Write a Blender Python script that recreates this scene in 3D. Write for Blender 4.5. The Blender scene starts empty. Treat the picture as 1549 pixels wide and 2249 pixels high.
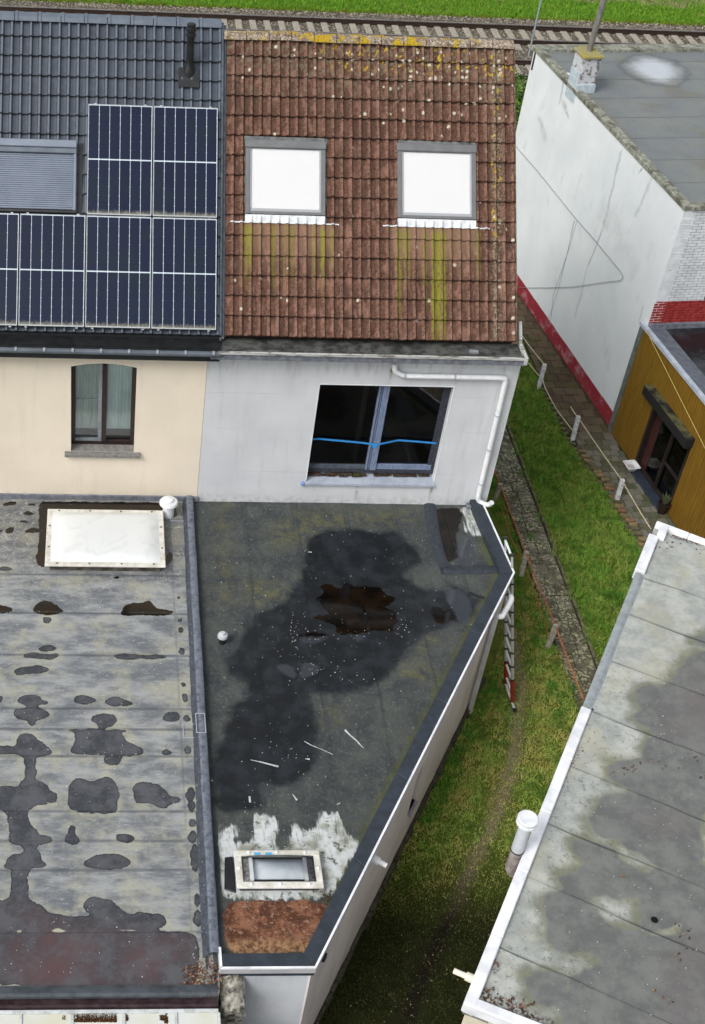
import bpy, bmesh, math, random
import numpy as np
from mathutils import Vector, Matrix
random.seed(7); rng = np.random.default_rng(7)
SC = bpy.context.scene; COL = SC.collection
# ------------------------------------------------------------------ camera
PITCH, YAW, ROLL = 0.69656630, 0.07958953, -0.06532748
FPX, CX, CY, CAMH = 2993.39, 388.18, 1127.50, 18.6      # focal length and principal point in pixels of the 1549x2249 photo
def cam_axes():
    cy, sy, cp, sp, cr, sr = math.cos(YAW), math.sin(YAW), math.cos(PITCH), math.sin(PITCH), math.cos(ROLL), math.sin(ROLL)
    f = np.array([sy*cp, cy*cp, -sp]); r = np.array([cy, -sy, 0.]); d = np.cross(f, r)
    return cr*r+sr*d, -sr*r+cr*d, f
RGT, DWN, FWD = cam_axes()
cam = bpy.data.cameras.new('camera'); cam_o = bpy.data.objects.new('camera', cam); COL.objects.link(cam_o)
cam.sensor_width = 36; cam.lens = FPX*36/2249; cam.shift_x = (774.5-CX)/2249; cam.shift_y = (CY-1124.5)/2249
cam.clip_start = .5; cam.clip_end = 900
Rm = Matrix(((RGT[0], -DWN[0], -FWD[0]), (RGT[1], -DWN[1], -FWD[1]), (RGT[2], -DWN[2], -FWD[2])))
cam_o.matrix_world = Matrix.Translation((0, 0, CAMH)) @ Rm.to_4x4()
SC.camera = cam_o
# ------------------------------------------------------------------ overcast daylight
SUN_EL, SUN_AZ = math.radians(45), math.radians(231)    # azimuth clockwise from +Y: high, behind the camera and to the left
w = bpy.data.worlds.new('World'); SC.world = w; w.use_nodes = True
nt = w.node_tree; bg = nt.nodes['Background']
sky = nt.nodes.new('ShaderNodeTexSky'); sky.sky_type = 'NISHITA'; sky.sun_disc = False
sky.sun_elevation = SUN_EL; sky.sun_rotation = SUN_AZ; sky.air_density = 1; sky.dust_density = 4; sky.ozone_density = 1
hs = nt.nodes.new('ShaderNodeHueSaturation'); hs.inputs['Saturation'].default_value = .22
nt.links.new(sky.outputs[0], hs.inputs['Color']); nt.links.new(hs.outputs[0], bg.inputs['Color'])
bg.inputs['Strength'].default_value = .15
sl = bpy.data.lights.new('sun', 'SUN'); sl.energy = 1.35; sl.angle = math.radians(24); sl.color = (1, .97, .93)
so = bpy.data.objects.new('sun', sl); COL.objects.link(so)
sd = Vector((math.sin(SUN_AZ)*math.cos(SUN_EL), math.cos(SUN_AZ)*math.cos(SUN_EL), math.sin(SUN_EL)))
so.rotation_euler = sd.to_track_quat('Z', 'Y').to_euler(); so.location = (0, -5, 40)
SC.view_settings.view_transform = 'Standard'; SC.view_settings.look = 'None'; SC.view_settings.gamma = 1
SC.view_settings.use_curve_mapping = False; SC.view_settings.exposure = 0.18

# ------------------------------------------------------------------ measuring helpers (photo pixel -> place at a known height / plane)
def ray(px, py):
    d = (px-CX)/FPX*RGT+(py-CY)/FPX*DWN+FWD
    return d
O3 = np.array([0, 0, CAMH])
def at(px, py, z=0.):
    d = ray(px, py); return O3+d*((z-CAMH)/d[2])
def atY(px, py, Y=19.43):
    d = ray(px, py); return O3+d*(Y/d[1])
def V3(*a): return np.array(a, float)
def unit(v): v = np.array(v, float); return v/np.linalg.norm(v)
class Frame:
    def __init__(s, O, x, y, z): s.O, s.x, s.y, s.z = map(lambda a: np.array(a, float), (O, x, y, z))
    def __call__(s, u, v, w=0.): return s.O+u*s.x+v*s.y+w*s.z
    def hit(s, px, py, w=0.):
        d = ray(px, py); P = s.O+w*s.z; t = ((P-O3)@s.z)/(d@s.z); q = O3+d*t-s.O
        return float(q@s.x), float(q@s.y)
    def mat(s, u=0, v=0, w=0):
        o = s(u, v, w)
        return Matrix(((s.x[0], s.y[0], s.z[0], o[0]), (s.x[1], s.y[1], s.z[1], o[1]), (s.x[2], s.y[2], s.z[2], o[2]), (0, 0, 0, 1)))
ID = Frame((0, 0, 0), (1, 0, 0), (0, 1, 0), (0, 0, 1))
PR = math.radians(46)
FRF = Frame((0, 19.5, 6.16), (1, 0, 0), (0, math.cos(PR), math.sin(PR)), (0, -math.sin(PR), math.cos(PR)))   # roof slope
FW = Frame((0, 19.43, 0), (1, 0, 0), (0, 0, 1), (0, -1, 0))                                                   # garden facade

# ------------------------------------------------------------------ things, parts
def thing(name, label, cat, loc=(0, 0, 0), group=None):
    o = bpy.data.objects.new(name, None); COL.objects.link(o); o.location = loc; o.empty_display_size = .2
    o['label'] = label; o['category'] = cat
    if group: o['group'] = group
    return o
def tag(o, label, cat, group=None):
    o['label'] = label; o['category'] = cat
    if group: o['group'] = group
    return o
def wloc(o):
    v = Vector((0, 0, 0))
    while o: v = v+o.location; o = o.parent
    return v
def wmat(o):
    m = Matrix.Identity(4)
    while o: m = o.matrix_basis @ m; o = o.parent
    return m
def link(name, me, parent=None, W=None, kind=None):
    o = bpy.data.objects.new(name, me); COL.objects.link(o)
    if parent: o.parent = parent
    if W is not None: o.matrix_basis = (wmat(parent).inverted() if parent else Matrix.Identity(4)) @ W
    if kind: o['kind'] = kind
    return o
class MB:
    def __init__(s): s.v = []; s.f = []; s.m = []
    def add(s, vs, fs, m=0):
        b = len(s.v); s.v += [tuple(float(c) for c in p) for p in vs]; s.f += [tuple(b+i for i in f) for f in fs]; s.m += [m]*len(fs); return s
    def box(s, F, u0, u1, v0, v1, w0, w1, m=0):
        P = [F(u, v, w) for w in (w0, w1) for v in (v0, v1) for u in (u0, u1)]
        return s.add(P, [(0, 2, 3, 1), (4, 5, 7, 6), (0, 1, 5, 4), (2, 6, 7, 3), (0, 4, 6, 2), (1, 3, 7, 5)], m)
    def prism(s, F, poly, w0, w1, m=0):
        n = len(poly)
        a = sum(poly[i][0]*poly[(i+1) % n][1]-poly[(i+1) % n][0]*poly[i][1] for i in range(n))
        if a < 0: poly = poly[::-1]
        P = [F(u, v, w0) for u, v in poly]+[F(u, v, w1) for u, v in poly]
        return s.add(P, [tuple(range(n))[::-1], tuple(range(n, 2*n))]+[(i, (i+1) % n, (i+1) % n+n, i+n) for i in range(n)], m)
    def tube(s, pts, r, n=10, m=0, cap=True):
        pts = [np.array(p, float) for p in pts]; R = r if hasattr(r, '__len__') else [r]*len(pts); b = []; ref = None
        for i, p in enumerate(pts):
            t = unit((pts[min(i+1, len(pts)-1)]-pts[max(i-1, 0)]))
            if ref is None: ref = V3(0, 0, 1) if abs(t[2]) < .9 else V3(1, 0, 0)
            a = unit(np.cross(t, ref)); c = np.cross(a, t); ref = c if abs(c@t) < .9 else ref
            b.append([p+R[i]*(math.cos(2*math.pi*k/n)*a+math.sin(2*math.pi*k/n)*c) for k in range(n)])
        V = [q for ring in b for q in ring]; L = len(pts)
        f = [(i*n+k, i*n+(k+1) % n, (i+1)*n+(k+1) % n, (i+1)*n+k) for i in range(L-1) for k in range(n)]
        if cap: f += [tuple(range(n))[::-1], tuple((L-1)*n+k for k in range(n))]
        return s.add(V, f, m)
    def lathe(s, c, prof, n=24, ax=(0, 0, 1), m=0):
        ax = unit(ax); a = unit(np.cross(ax, (1, 0, 0) if abs(ax[0]) < .9 else (0, 1, 0))); b = np.cross(ax, a); c = np.array(c, float)
        V = [c+ax*h+r*(math.cos(2*math.pi*k/n)*a+math.sin(2*math.pi*k/n)*b) for r, h in prof for k in range(n)]; L = len(prof)
        f = [(i*n+k, i*n+(k+1) % n, (i+1)*n+(k+1) % n, (i+1)*n+k) for i in range(L-1) for k in range(n)]
        f += [tuple(range(n))[::-1], tuple((L-1)*n+k for k in range(n))]
        return s.add(V, f, m)
    def mesh(s, name, mats, off=(0, 0, 0), bevel=0, smooth=False):
        me = bpy.data.meshes.new(name); o = np.array(off)
        me.from_pydata([tuple(np.array(p)-o) for p in s.v], [], s.f)
        for mm in (mats if isinstance(mats, (list, tuple)) else [mats]): me.materials.append(mm)
        me.polygons.foreach_set('material_index', s.m)
        bm = bmesh.new(); bm.from_mesh(me); bmesh.ops.recalc_face_normals(bm, faces=bm.faces)
        if bevel: bmesh.ops.bevel(bm, geom=[e for e in bm.edges if len(e.link_faces) == 2 and e.calc_face_angle(0) > .5], offset=bevel, segments=1, affect='EDGES', clamp_overlap=True)
        if smooth:
            for f in bm.faces: f.smooth = True
            for e in bm.edges:
                if len(e.link_faces) == 2 and e.calc_face_angle(0) > .7: e.smooth = False
        bm.to_mesh(me); bm.free(); return me
    def build(s, name, mats, parent=None, bevel=0, smooth=False, kind=None):
        off = tuple(wloc(parent)) if parent else (0, 0, 0)
        return link(name, s.mesh(name, mats, off, bevel, smooth), parent, kind=kind)
    def tagged(s, name, mats, label, cat, group=None, **k):
        return tag(s.build(name, mats, **k), label, cat, group)
def bend(pts, r=.05, n=4):
    """round the corners of a pipe path"""
    P = [np.array(p, float) for p in pts]; out = [P[0]]
    for i in range(1, len(P)-1):
        a = P[i]+unit(P[i-1]-P[i])*min(r, np.linalg.norm(P[i-1]-P[i])/2); b = P[i]+unit(P[i+1]-P[i])*min(r, np.linalg.norm(P[i+1]-P[i])/2)
        for k in range(n+1):
            t = k/n; out.append((1-t)**2*a+2*t*(1-t)*P[i]+t*t*b)
    return out+[P[-1]]

# ------------------------------------------------------------------ materials
def srgb(h):
    h = h.lstrip('#'); c = [int(h[i:i+2], 16)/255 for i in (0, 2, 4)]
    return tuple((x/12.92 if x < .04045 else ((x+.055)/1.055)**2.4) for x in c)+(1,)
class G:
    def __init__(s, name, rough=.8, spec=.3, metal=0., coat=0.):
        s.mat = bpy.data.materials.new(name); s.mat.use_nodes = True; s.t = s.mat.node_tree; s.b = s.t.nodes['Principled BSDF']
        s.b.inputs['Roughness'].default_value = rough; s.b.inputs['Specular IOR Level'].default_value = spec
        s.b.inputs['Metallic'].default_value = metal; s.b.inputs['Coat Weight'].default_value = coat; s._p = None
    def node(s, t, **k):
        n = s.t.nodes.new(t)
        for a, b in k.items(): setattr(n, a, b)
        return n
    def put(s, sock, v):
        if isinstance(v, bpy.types.NodeSocket): s.t.links.new(v, sock)
        else: sock.default_value = v
    def pos(s, sx=1, sy=1, sz=1, obj=False):
        if obj: src = s.node('ShaderNodeTexCoord').outputs['Object']
        else: src = s.node('ShaderNodeNewGeometry').outputs['Position']
        if (sx, sy, sz) == (1, 1, 1): return src
        m = s.node('ShaderNodeMapping'); m.inputs['Scale'].default_value = (sx, sy, sz); s.t.links.new(src, m.inputs['Vector']); return m.outputs[0]
    def noise(s, scale, detail=4, rough=.55, vec=None, dist=0.):
        n = s.node('ShaderNodeTexNoise'); n.inputs['Scale'].default_value = scale; n.inputs['Detail'].default_value = detail
        n.inputs['Roughness'].default_value = rough; n.inputs['Distortion'].default_value = dist
        s.t.links.new(vec if vec else s.pos(), n.inputs['Vector']); return n.outputs['Fac']
    def vor(s, scale, vec=None, out='Distance'):
        n = s.node('ShaderNodeTexVoronoi'); n.inputs['Scale'].default_value = scale; s.t.links.new(vec if vec else s.pos(), n.inputs['Vector']); return n.outputs[out]
    def math(s, op, a, b=0., c=0.):
        n = s.node('ShaderNodeMath', operation=op); s.put(n.inputs[0], a); s.put(n.inputs[1], b)
        if op in ('MULTIPLY_ADD',): s.put(n.inputs[2], c)
        return n.outputs[0]
    def step(s, x, a, b, lo=0., hi=1.):
        n = s.node('ShaderNodeMapRange'); n.clamp = True; n.interpolation_type = 'SMOOTHSTEP'; s.put(n.inputs[0], x)
        n.inputs[1].default_value = a; n.inputs[2].default_value = b; n.inputs[3].default_value = lo; n.inputs[4].default_value = hi
        return n.outputs[0]
    def mix(s, f, a, b):
        n = s.node('ShaderNodeMix', data_type='RGBA'); s.put(n.inputs[0], f)
        s.put(n.inputs[6], srgb(a) if isinstance(a, str) else a); s.put(n.inputs[7], srgb(b) if isinstance(b, str) else b); return n.outputs[2]
    def mul(s, *a):
        r = a[0]
        for x in a[1:]: r = s.math('MULTIPLY', r, x)
        return r
    def attr(s, name, out='Fac'):
        n = s.node('ShaderNodeAttribute', attribute_name=name); return n.outputs[out]
    def sep(s, v, i):
        n = s.node('ShaderNodeSeparateXYZ'); s.t.links.new(v, n.inputs[0]); return n.outputs[i]
    def rand(s): return s.node('ShaderNodeObjectInfo').outputs['Random']
    def sdm(s, name, amp=.1, scale=6, width=.01, vec=None):
        """mask from a signed distance stored on the mesh, edge broken up by noise"""
        d = s.math('ADD', s.attr(name), s.math('MULTIPLY', s.math('SUBTRACT', s.noise(scale, 5, .6, vec), .5), amp))
        return s.step(d, width, -width)
    def speck(s, scale, size, dens, vec=None):
        v = vec if vec else s.pos(); n = s.node('ShaderNodeTexVoronoi'); n.inputs['Scale'].default_value = scale; s.t.links.new(v, n.inputs['Vector'])
        c = s.node('ShaderNodeSeparateColor'); s.t.links.new(n.outputs['Color'], c.inputs[0])
        return s.mul(s.step(n.outputs['Distance'], size, size*.6), s.step(c.outputs[0], dens+.001, dens))
    def bump(s, h, st=.3, dist=.01):
        n = s.node('ShaderNodeBump'); n.inputs['Strength'].default_value = st; n.inputs['Distance'].default_value = dist
        s.t.links.new(h, n.inputs['Height']); s.t.links.new(n.outputs[0], s.b.inputs['Normal']); return s
    def color(s, c): s.put(s.b.inputs['Base Color'], srgb(c) if isinstance(c, str) else c); return s
    def rough(s, r): s.put(s.b.inputs['Roughness'], r); return s
def simple(name, c, c2=None, scale=8, rough=.7, spec=.3, metal=0., bump=0., bscale=40, coat=0., rnd=0., streak=None, detail=5):
    g = G(name, rough, spec, metal, coat); c = srgb(c); col = c
    if c2:
        v = g.pos(*streak) if streak else None
        col = g.mix(g.step(g.noise(scale, detail, .6, v), .35, .68), c, srgb(c2))
    if rnd:
        k = g.step(g.rand(), 0, 1, 1-rnd, 1+rnd); n = g.node('ShaderNodeMix', data_type='RGBA', blend_type='MULTIPLY'); n.inputs[0].default_value = 1
        g.put(n.inputs[6], col); cc = g.node('ShaderNodeCombineXYZ'); [g.put(cc.inputs[i], k) for i in range(3)]; g.t.links.new(cc.outputs[0], n.inputs[7]); col = n.outputs[2]
    g.color(col)
    if bump: g.bump(g.noise(bscale, 4, .6), bump, .01)
    return g.mat
MT = {}
MT['grey_metal'] = simple('grey_metal', '#7c8288', '#8d949a', 5, .45, .5, .3)
MT['dark_frame'] = simple('dark_frame', '#221616', '#2e1e1c', 12, .4, .5)
MT['black_plastic'] = simple('black_plastic', '#1a1c1e', '#26282a', 6, .35, .5)
MT['white_plastic'] = simple('white_plastic', '#e6e8ea', '#d2d5d8', 5, .35, .5)
MT['white_trim'] = simple('white_trim', '#eceef2', '#cdd1d6', 3, .4, .5, bump=.05)
MT['trim_face'] = simple('trim_face_shaded', '#a4a6ab', '#b3b3b6', 3, .5)  # grey holds the shading of the trim's upright face
MT['black_void'] = simple('black_void', '#0c0b0b', rough=.9)
MT['lead'] = simple('lead', '#5c5f68', '#7a7d86', 9, .55, .4, bump=.3, bscale=18)
MT['zinc'] = simple('zinc', '#9aa1a8', '#b8bec4', 6, .45, .5, .4, bump=.1)
MT['alu'] = simple('alu', '#c9ccd0', '#b4b8bc', 10, .35, .5, .5)
MT['red_plastic'] = simple('red_plastic', '#7c1f1a', '#8e2c22', 8, .4, .5)
MT['galvanised'] = simple('galvanised', '#8fa0a8', '#a9b8be', 12, .5, .4, .3)

g = G('bitumen_felt_dark', .55, .4); n1 = g.noise(14, 6, .7)
g.color(g.mix(g.step(n1, .35, .7), '#2b3037', '#3d434b')).bump(g.noise(220, 3, .6), .4, .004); MT['felt_dark'] = g.mat
g = G('coping_felt', .6, .35); n1 = g.noise(5, 6, .7)
c = g.mix(g.step(n1, .35, .7), '#2b3138', '#363e48'); c = g.mix(g.speck(9, .05, .12), c, '#b8bcc0')
g.color(c).bump(g.noise(260, 3, .6), .35, .004); MT['coping'] = g.mat

# rendered walls
def render_mat(name, a, b, dirt, streak=.35, z0=2.6):
    g = G(name, .85, .2); c = g.mix(g.step(g.noise(1.3, 5, .6), .3, .7), a, b)
    v = g.pos(3.2, 3.2, .28); st = g.mul(g.step(g.noise(2.2, 5, .65, v), .5, .78), streak); c = g.mix(st, c, dirt)
    z = g.sep(g.pos(), 2); base = g.mul(g.step(z, z0+.28, z0, 0, .55), g.step(g.noise(7, 4), .35, .65)); c = g.mix(base, c, dirt)
    g.color(c).bump(g.noise(90, 4, .6), .25, .006); return g
g = render_mat('white_render_facade', '#cdd0d3', '#c3c6ca', '#9a9b95', .35)
P = g.sep(g.pos(), 2); x_ = g.sep(g.pos(), 0)
c0 = g.b.inputs['Base Color'].links[0].from_socket
# faint sheet joints and rain marks under the eaves, at the sill ends and at the pipe
for zz in (3.32, 4.28, 5.05): c0 = g.mix(g.mul(g.step(g.math('ABSOLUTE', g.math('SUBTRACT', P, zz)), .012, .004), g.step(g.noise(1.1, 2), .45, .6, 0, .3)), c0, '#9b9da0')
c0 = g.mix(g.mul(g.step(P, 5.2, 5.95), g.step(g.noise(3, 5, .6, g.pos(4, 1, .7)), .5, .7, 0, .55)), c0, '#8d8d84')
for xx, za, zb in ((4.86, 2.6, 3.1), (6.25, 2.6, 3.1), (5.1, 5.3, 5.6)):
    c0 = g.mix(g.mul(g.step(g.math('ABSOLUTE', g.math('SUBTRACT', x_, xx)), .05, .0), g.step(P, za-.1, zb, 0, 1), g.step(P, zb+.06, zb), g.step(g.noise(9, 3), .3, .6)), c0, '#7b7660')
g.color(c0); MT['white_render'] = g.mat
MT['cream_render'] = render_mat('cream_render', '#e4d9c6', '#ddd2c0', '#bdb3a2', .25).mat
MT['annex_render'] = render_mat('pale_grey_render', '#cdc8c8', '#bdb7b6', '#a39a97', .5, 0).mat
MT['annex_front'] = render_mat('grey_render_shaded', '#c4c8ce', '#b2b6bd', '#96999c', .35, 0).mat
MT['plinth_stone'] = simple('damp_plinth', '#4e4a40', '#2c2a25', 9, .9, bump=.5)
MT['sill_stone'] = simple('blue_stone', '#84827e', '#6c6a67', 14, .8, bump=.2)
MT['old_concrete'] = simple('stained_concrete', '#b0ada2', '#3b3832', 11, .9, bump=.8, bscale=25)

# window glass over a real dark room
def glass(name, tint, dens=.5, rough=.03):
    g = G(name); g.t.nodes.remove(g.b); out = [n for n in g.t.nodes if n.type == 'OUTPUT_MATERIAL'][0]
    tr = g.node('ShaderNodeBsdfTransparent'); tr.inputs[0].default_value = tint
    gl = g.node('ShaderNodeBsdfGlossy'); gl.inputs['Roughness'].default_value = rough
    fr = g.node('ShaderNodeFresnel'); fr.inputs['IOR'].default_value = 1.5
    m = g.node('ShaderNodeMixShader'); g.t.links.new(fr.outputs[0], m.inputs[0]); g.t.links.new(tr.outputs[0], m.inputs[1]); g.t.links.new(gl.outputs[0], m.inputs[2])
    g.t.links.new(m.outputs[0], out.inputs[0]); return g.mat
MT['glass'] = glass('window_glass', (.95, .97, .96, 1))
MT['glass_clear'] = glass('clear_glass', (1, 1, 1, 1), rough=.02)
MT['glass_dark'] = glass('dark_glass', (.6, .6, .58, 1))
MT['glare_backing'] = simple('sky_glare_white', '#f7f8f9', rough=.5, spec=.5, coat=.6)  # plain white paints the sky glare on the roof windows
MT['curtain_a'] = simple('grey_net_curtain', '#d0dbd8', '#b4c0bc', 2, .9, streak=(6, 1, .3))
MT['curtain_b'] = simple('pale_green_net_curtain', '#e0efee', '#cfe0df', 2, .9, streak=(6, 1, .3))
MT['room'] = simple('dim_room_wall', '#6b5643', '#4e4032', 2, .95)

# ------------------------------------------------------------------ roof tiles
def tile_mesh(name, mat, W, L, h, sharp, n=7, over=.055, ua=0., ub=None):
    """double-roll concrete tile lying in the frame (u across, v up the slope)"""
    mb = MB(); U = []
    for r in range(2):
        for k in range(n):
            t = k/n; U.append((r+t)*W/2)
    U.append(W*1.004); prof = []
    if ub is None: ub = U[-1]
    U = sorted(set([ua]+[u for u in U if ua < u < ub]+[ub]))
    for u in U:
        t = (u/(W/2)) % 1.0
        z = h*math.sin(math.pi*(t-(1-sharp))/sharp)**.8 if t > 1-sharp else -.004*math.sin(math.pi*t/(1-sharp))
        prof.append(z)
    lo, hi = .044, .006; V = []
    for v, b in ((0, lo), (0, lo-.036), (L*.5, (lo+hi)/2), (L+over, hi)):
        for u, z in zip(U, prof): V.append((u, v+(.006 if b == lo else 0), z+b) if v == 0 else (u, v, z+b))
    m = len(U); F = []
    for k in range(m-1):
        F += [(k+m, k+1+m, k+1, k), (k, k+1, k+1+2*m, k+2*m), (k+2*m, k+1+2*m, k+1+3*m, k+3*m)]
    pass
    mb.add(V, F); return mb.mesh(name, mat, smooth=True)
# red tiles: weathered concrete with dark pitting, grey lichen, yellow lichen at ridge and verge, algae under the windows
g = G('weathered_red_tile', .9, .15); pos = g.pos(); x_ = g.sep(pos, 0); z_ = g.sep(pos, 2)
R = g.rand()
c = g.mix(g.step(g.math('ADD', g.mul(g.noise(2.2, 4), .7), g.mul(R, .4)), .4, .75), '#77594b', '#604b40')
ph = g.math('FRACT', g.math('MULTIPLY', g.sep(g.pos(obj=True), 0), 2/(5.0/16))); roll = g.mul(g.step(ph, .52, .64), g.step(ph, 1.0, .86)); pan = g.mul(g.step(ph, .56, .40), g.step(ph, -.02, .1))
c = g.mix(g.mul(roll, g.step(g.noise(11, 4), .3, .6, .3, .8)), c, '#8b6c5c'); c = g.mix(g.mul(pan, .32), c, '#45332a'); oy_ = g.sep(g.pos(obj=True), 1); c = g.mix(g.mul(g.step(g.math('ADD', oy_, g.mul(g.noise(14, 3), .03)), .325, .362), .8), c, '#2a1f1b'); c = g.mix(g.mul(g.step(oy_, .03, .0), .75), c, '#33251f')  # painted shading: light rolls, dark pans, dark course shadow at tile ends
c = g.mix(g.mul(g.step(g.noise(18, 5, .7), .42, .62), .75), c, '#54362d')
c = g.mix(g.mul(g.step(g.noise(42, 4, .75), .50, .60), .85), c, '#2a201c')
c = g.mix(g.mul(g.step(g.noise(9, 4, .6, g.pos(1, .4, .4)), .5, .7), .6), c, '#937062')
up = g.step(z_, 8.3, 10.0)
c = g.mix(g.mul(g.step(g.noise(13, 5, .7), .5, .62), g.step(g.math('ADD', up, g.mul(g.noise(1.2, 2), .6)), .6, 1.25)), c, '#6f6a58')
den = g.step(g.math('ADD', g.mul(up, .6), g.step(x_, 3.2, 7.2, 0, .35)), .1, 1.0, .02, .42)
vn = g.node('ShaderNodeTexVoronoi'); vn.inputs['Scale'].default_value = 9; g.t.links.new(pos, vn.inputs['Vector'])
sc = g.node('ShaderNodeSeparateColor'); g.t.links.new(vn.outputs['Color'], sc.inputs[0])
dd = g.math('ADD', vn.outputs['Distance'], g.mul(g.math('SUBTRACT', g.noise(60, 4), .5), .45))
ring = g.mul(g.step(dd, .30, .24), g.step(g.math('SUBTRACT', den, sc.outputs[0]), -.01, .01)); c = g.mix(ring, c, '#b9b3a2')
ed = g.mul(g.step(x_, 6.72, 6.8), g.step(x_, 6.98, 6.9))
c = g.mix(g.mul(ed, g.step(g.noise(22, 5, .75), .5, .58, 0, .8)), c, '#8a8874')
yl = g.math('ADD', g.mul(g.step(z_, 9.3, 9.85), g.step(x_, 3.4, 4.3)), g.mul(ed, g.step(z_, 7.2, 7.9)))
c = g.mix(g.mul(g.step(yl, .2, .6), g.step(g.noise(10, 4, .65), .58, .62)), c, '#a8902c')
st = g.noise(1.0, 1, .3, g.pos(14, .15, .15))
for xa, xb in ((2.45, 4.05), (5.0, 6.5)):
    m = g.mul(g.step(x_, xa-.1, xa+.1), g.step(x_, xb+.1, xb-.1), g.step(z_, 7.62, 7.55)); c = g.mix(g.mul(m, g.step(z_, 6.9, 7.5, 0, .55)), c, '#8f7360')
    c = g.mix(g.mul(m, g.step(g.noise(16, 5, .75), .40, .56), g.step(st, .54, .64), g.step(g.math('ADD', z_, g.mul(g.noise(3, 2, .5, g.pos(1, .1, .1)), 2.2)), 7.7, 8.5, .0, .8)), c, '#7d7838')
for xx, zl_, st_ in ((3.83, 6.9, .85), (5.75, 6.1, .8), (5.92, 6.1, .85), (2.53, 7.0, .8), (5.15, 6.5, .6), (5.28, 7.1, .6), (6.53, 7.0, .6), (3.98, 7.2, .5), (3.0, 6.9, .35), (5.83, 6.2, .9), (5.6, 6.8, .6), (2.6, 7.1, .7), (3.3, 7.1, .4)):
    xj = g.math('ADD', g.math('SUBTRACT', x_, xx), g.mul(g.math('SUBTRACT', g.noise(9, 3), .5), .09))
    c = g.mix(g.mul(g.step(g.math('ABSOLUTE', xj), .055, .01), g.step(z_, 7.6, 7.5), g.step(g.math('ADD', z_, g.mul(g.noise(4, 3), .8)), zl_, zl_+.9), g.step(g.noise(13, 5, .75), .3, .5, 0, min(1, st_+.15))), c, '#7d7c2c')
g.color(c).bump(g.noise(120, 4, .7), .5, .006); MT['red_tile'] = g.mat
g = G('anthracite_tile', .42, .5); c = g.mix(g.step(g.rand(), 0, 1), '#363c45', '#3f4650')
ph = g.math('FRACT', g.math('MULTIPLY', g.sep(g.pos(obj=True), 0), 2/.322)); c = g.mix(g.mul(g.step(ph, .6, .7), g.step(ph, .98, .86), .45), c, '#7c8796'); oy_ = g.sep(g.pos(obj=True), 1); c = g.mix(g.mul(g.step(oy_, .30, .335), .8), c, '#15181c'); c = g.mix(g.mul(g.step(oy_, .025, .0), .6), c, '#1b1f24'); c = g.mix(g.mul(g.step(ph, .5, .57), g.step(ph, .62, .57), .6), c, '#252a31'); c = g.mix(g.mul(g.step(g.noise(9, 5), .45, .7), .4), c, '#515a67')  # roll highlights, crease shade and course shadows painted into the tile colour
g.color(c).bump(g.noise(160, 3, .6), .15, .004); MT['dark_tile'] = g.mat
g = G('ridge_tile_lichen', .9, .15); x_ = g.sep(g.pos(), 0); c = g.mix(g.step(g.noise(7, 5, .7), .35, .65), '#9b8c7c', '#6b5b50')
c = g.mix(g.mul(g.step(g.noise(22, 4, .7), .5, .58), .8), c, '#c2bba9')
c = g.mix(g.mul(g.step(g.noise(5.5, 4, .6), .50, .54), g.step(x_, 2.4, 3.6, .35, 1), g.step(x_, 6.7, 6.4)), c, '#b0942c')
c = g.mix(g.mul(g.step(g.noise(40, 3), .55, .62), .7), c, '#3a3028'); g.color(c).bump(g.noise(60, 4, .7), .6, .01); MT['ridge_red'] = g.mat

RED_RIDGE = 5.2; DARK_RIDGE = 5.4
# ---------- white house under red tiles
HX0, HX1 = 1.91, 7.34
HZ = 5.93
wh = thing('terraced_house', 'white rendered terraced house under a lichen-spotted red tiled roof with two skylights', 'house', (4.6, 19.43, 0))
WL, WR, WB, WT = 3.885, 6.265, 3.10, 5.27
mb = MB()
mb.box(FW, HX0, WL, 0, HZ, -.28, 0); mb.box(FW, WR, HX1, 0, HZ, -.28, 0); mb.box(FW, WL, WR, 0, WB, -.28, 0); mb.box(FW, WL, WR, WT, HZ, -.28, 0)
house_wall = mb.build('wall', MT['white_render'], wh)
mb = MB(); mb.prism(Frame((7.17, 19.72, 0), (0, 1, 0), (0, 0, 1), (1, 0, 0)), [(0, 0), (7.2, 0), (7.2, 5.7), (3.45, 9.35), (0, 6.0)], -.28, 0); mb.build('wall', MT['white_render'], wh)
mb = MB(); mb.box(ID, HX0, 6.87, 26.6, 26.9, 0, 6); mb.build('wall', MT['white_render'], wh)
# room behind the big window
mb = MB(); mb.box(ID, WL-.6, WR+.6, 22.6, 22.7, 2.7, 5.6); mb.box(ID, WL-.7, WL-.6, 19.75, 22.6, 2.7, 5.6); mb.box(ID, WR+.6, WR+.7, 19.75, 22.6, 2.7, 5.6)
mb.box(ID, WL-.7, WR+.7, 19.75, 22.7, 2.6, 2.7); mb.box(ID, WL-.7, WR+.7, 19.75, 22.7, 5.6, 5.7); mb.build('room', MT['room'], wh)
mb = MB(); mb.box(ID, 4.9, 5.0, 20.4, 22.4, 2.7, 4.6); mb.tube([(5.25, 20.6, 5.4), (6.2, 21.4, 4.9)], .012); mb.build('stair_rail', simple('raw_wood', '#8a8578', rough=.8), wh)
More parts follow.
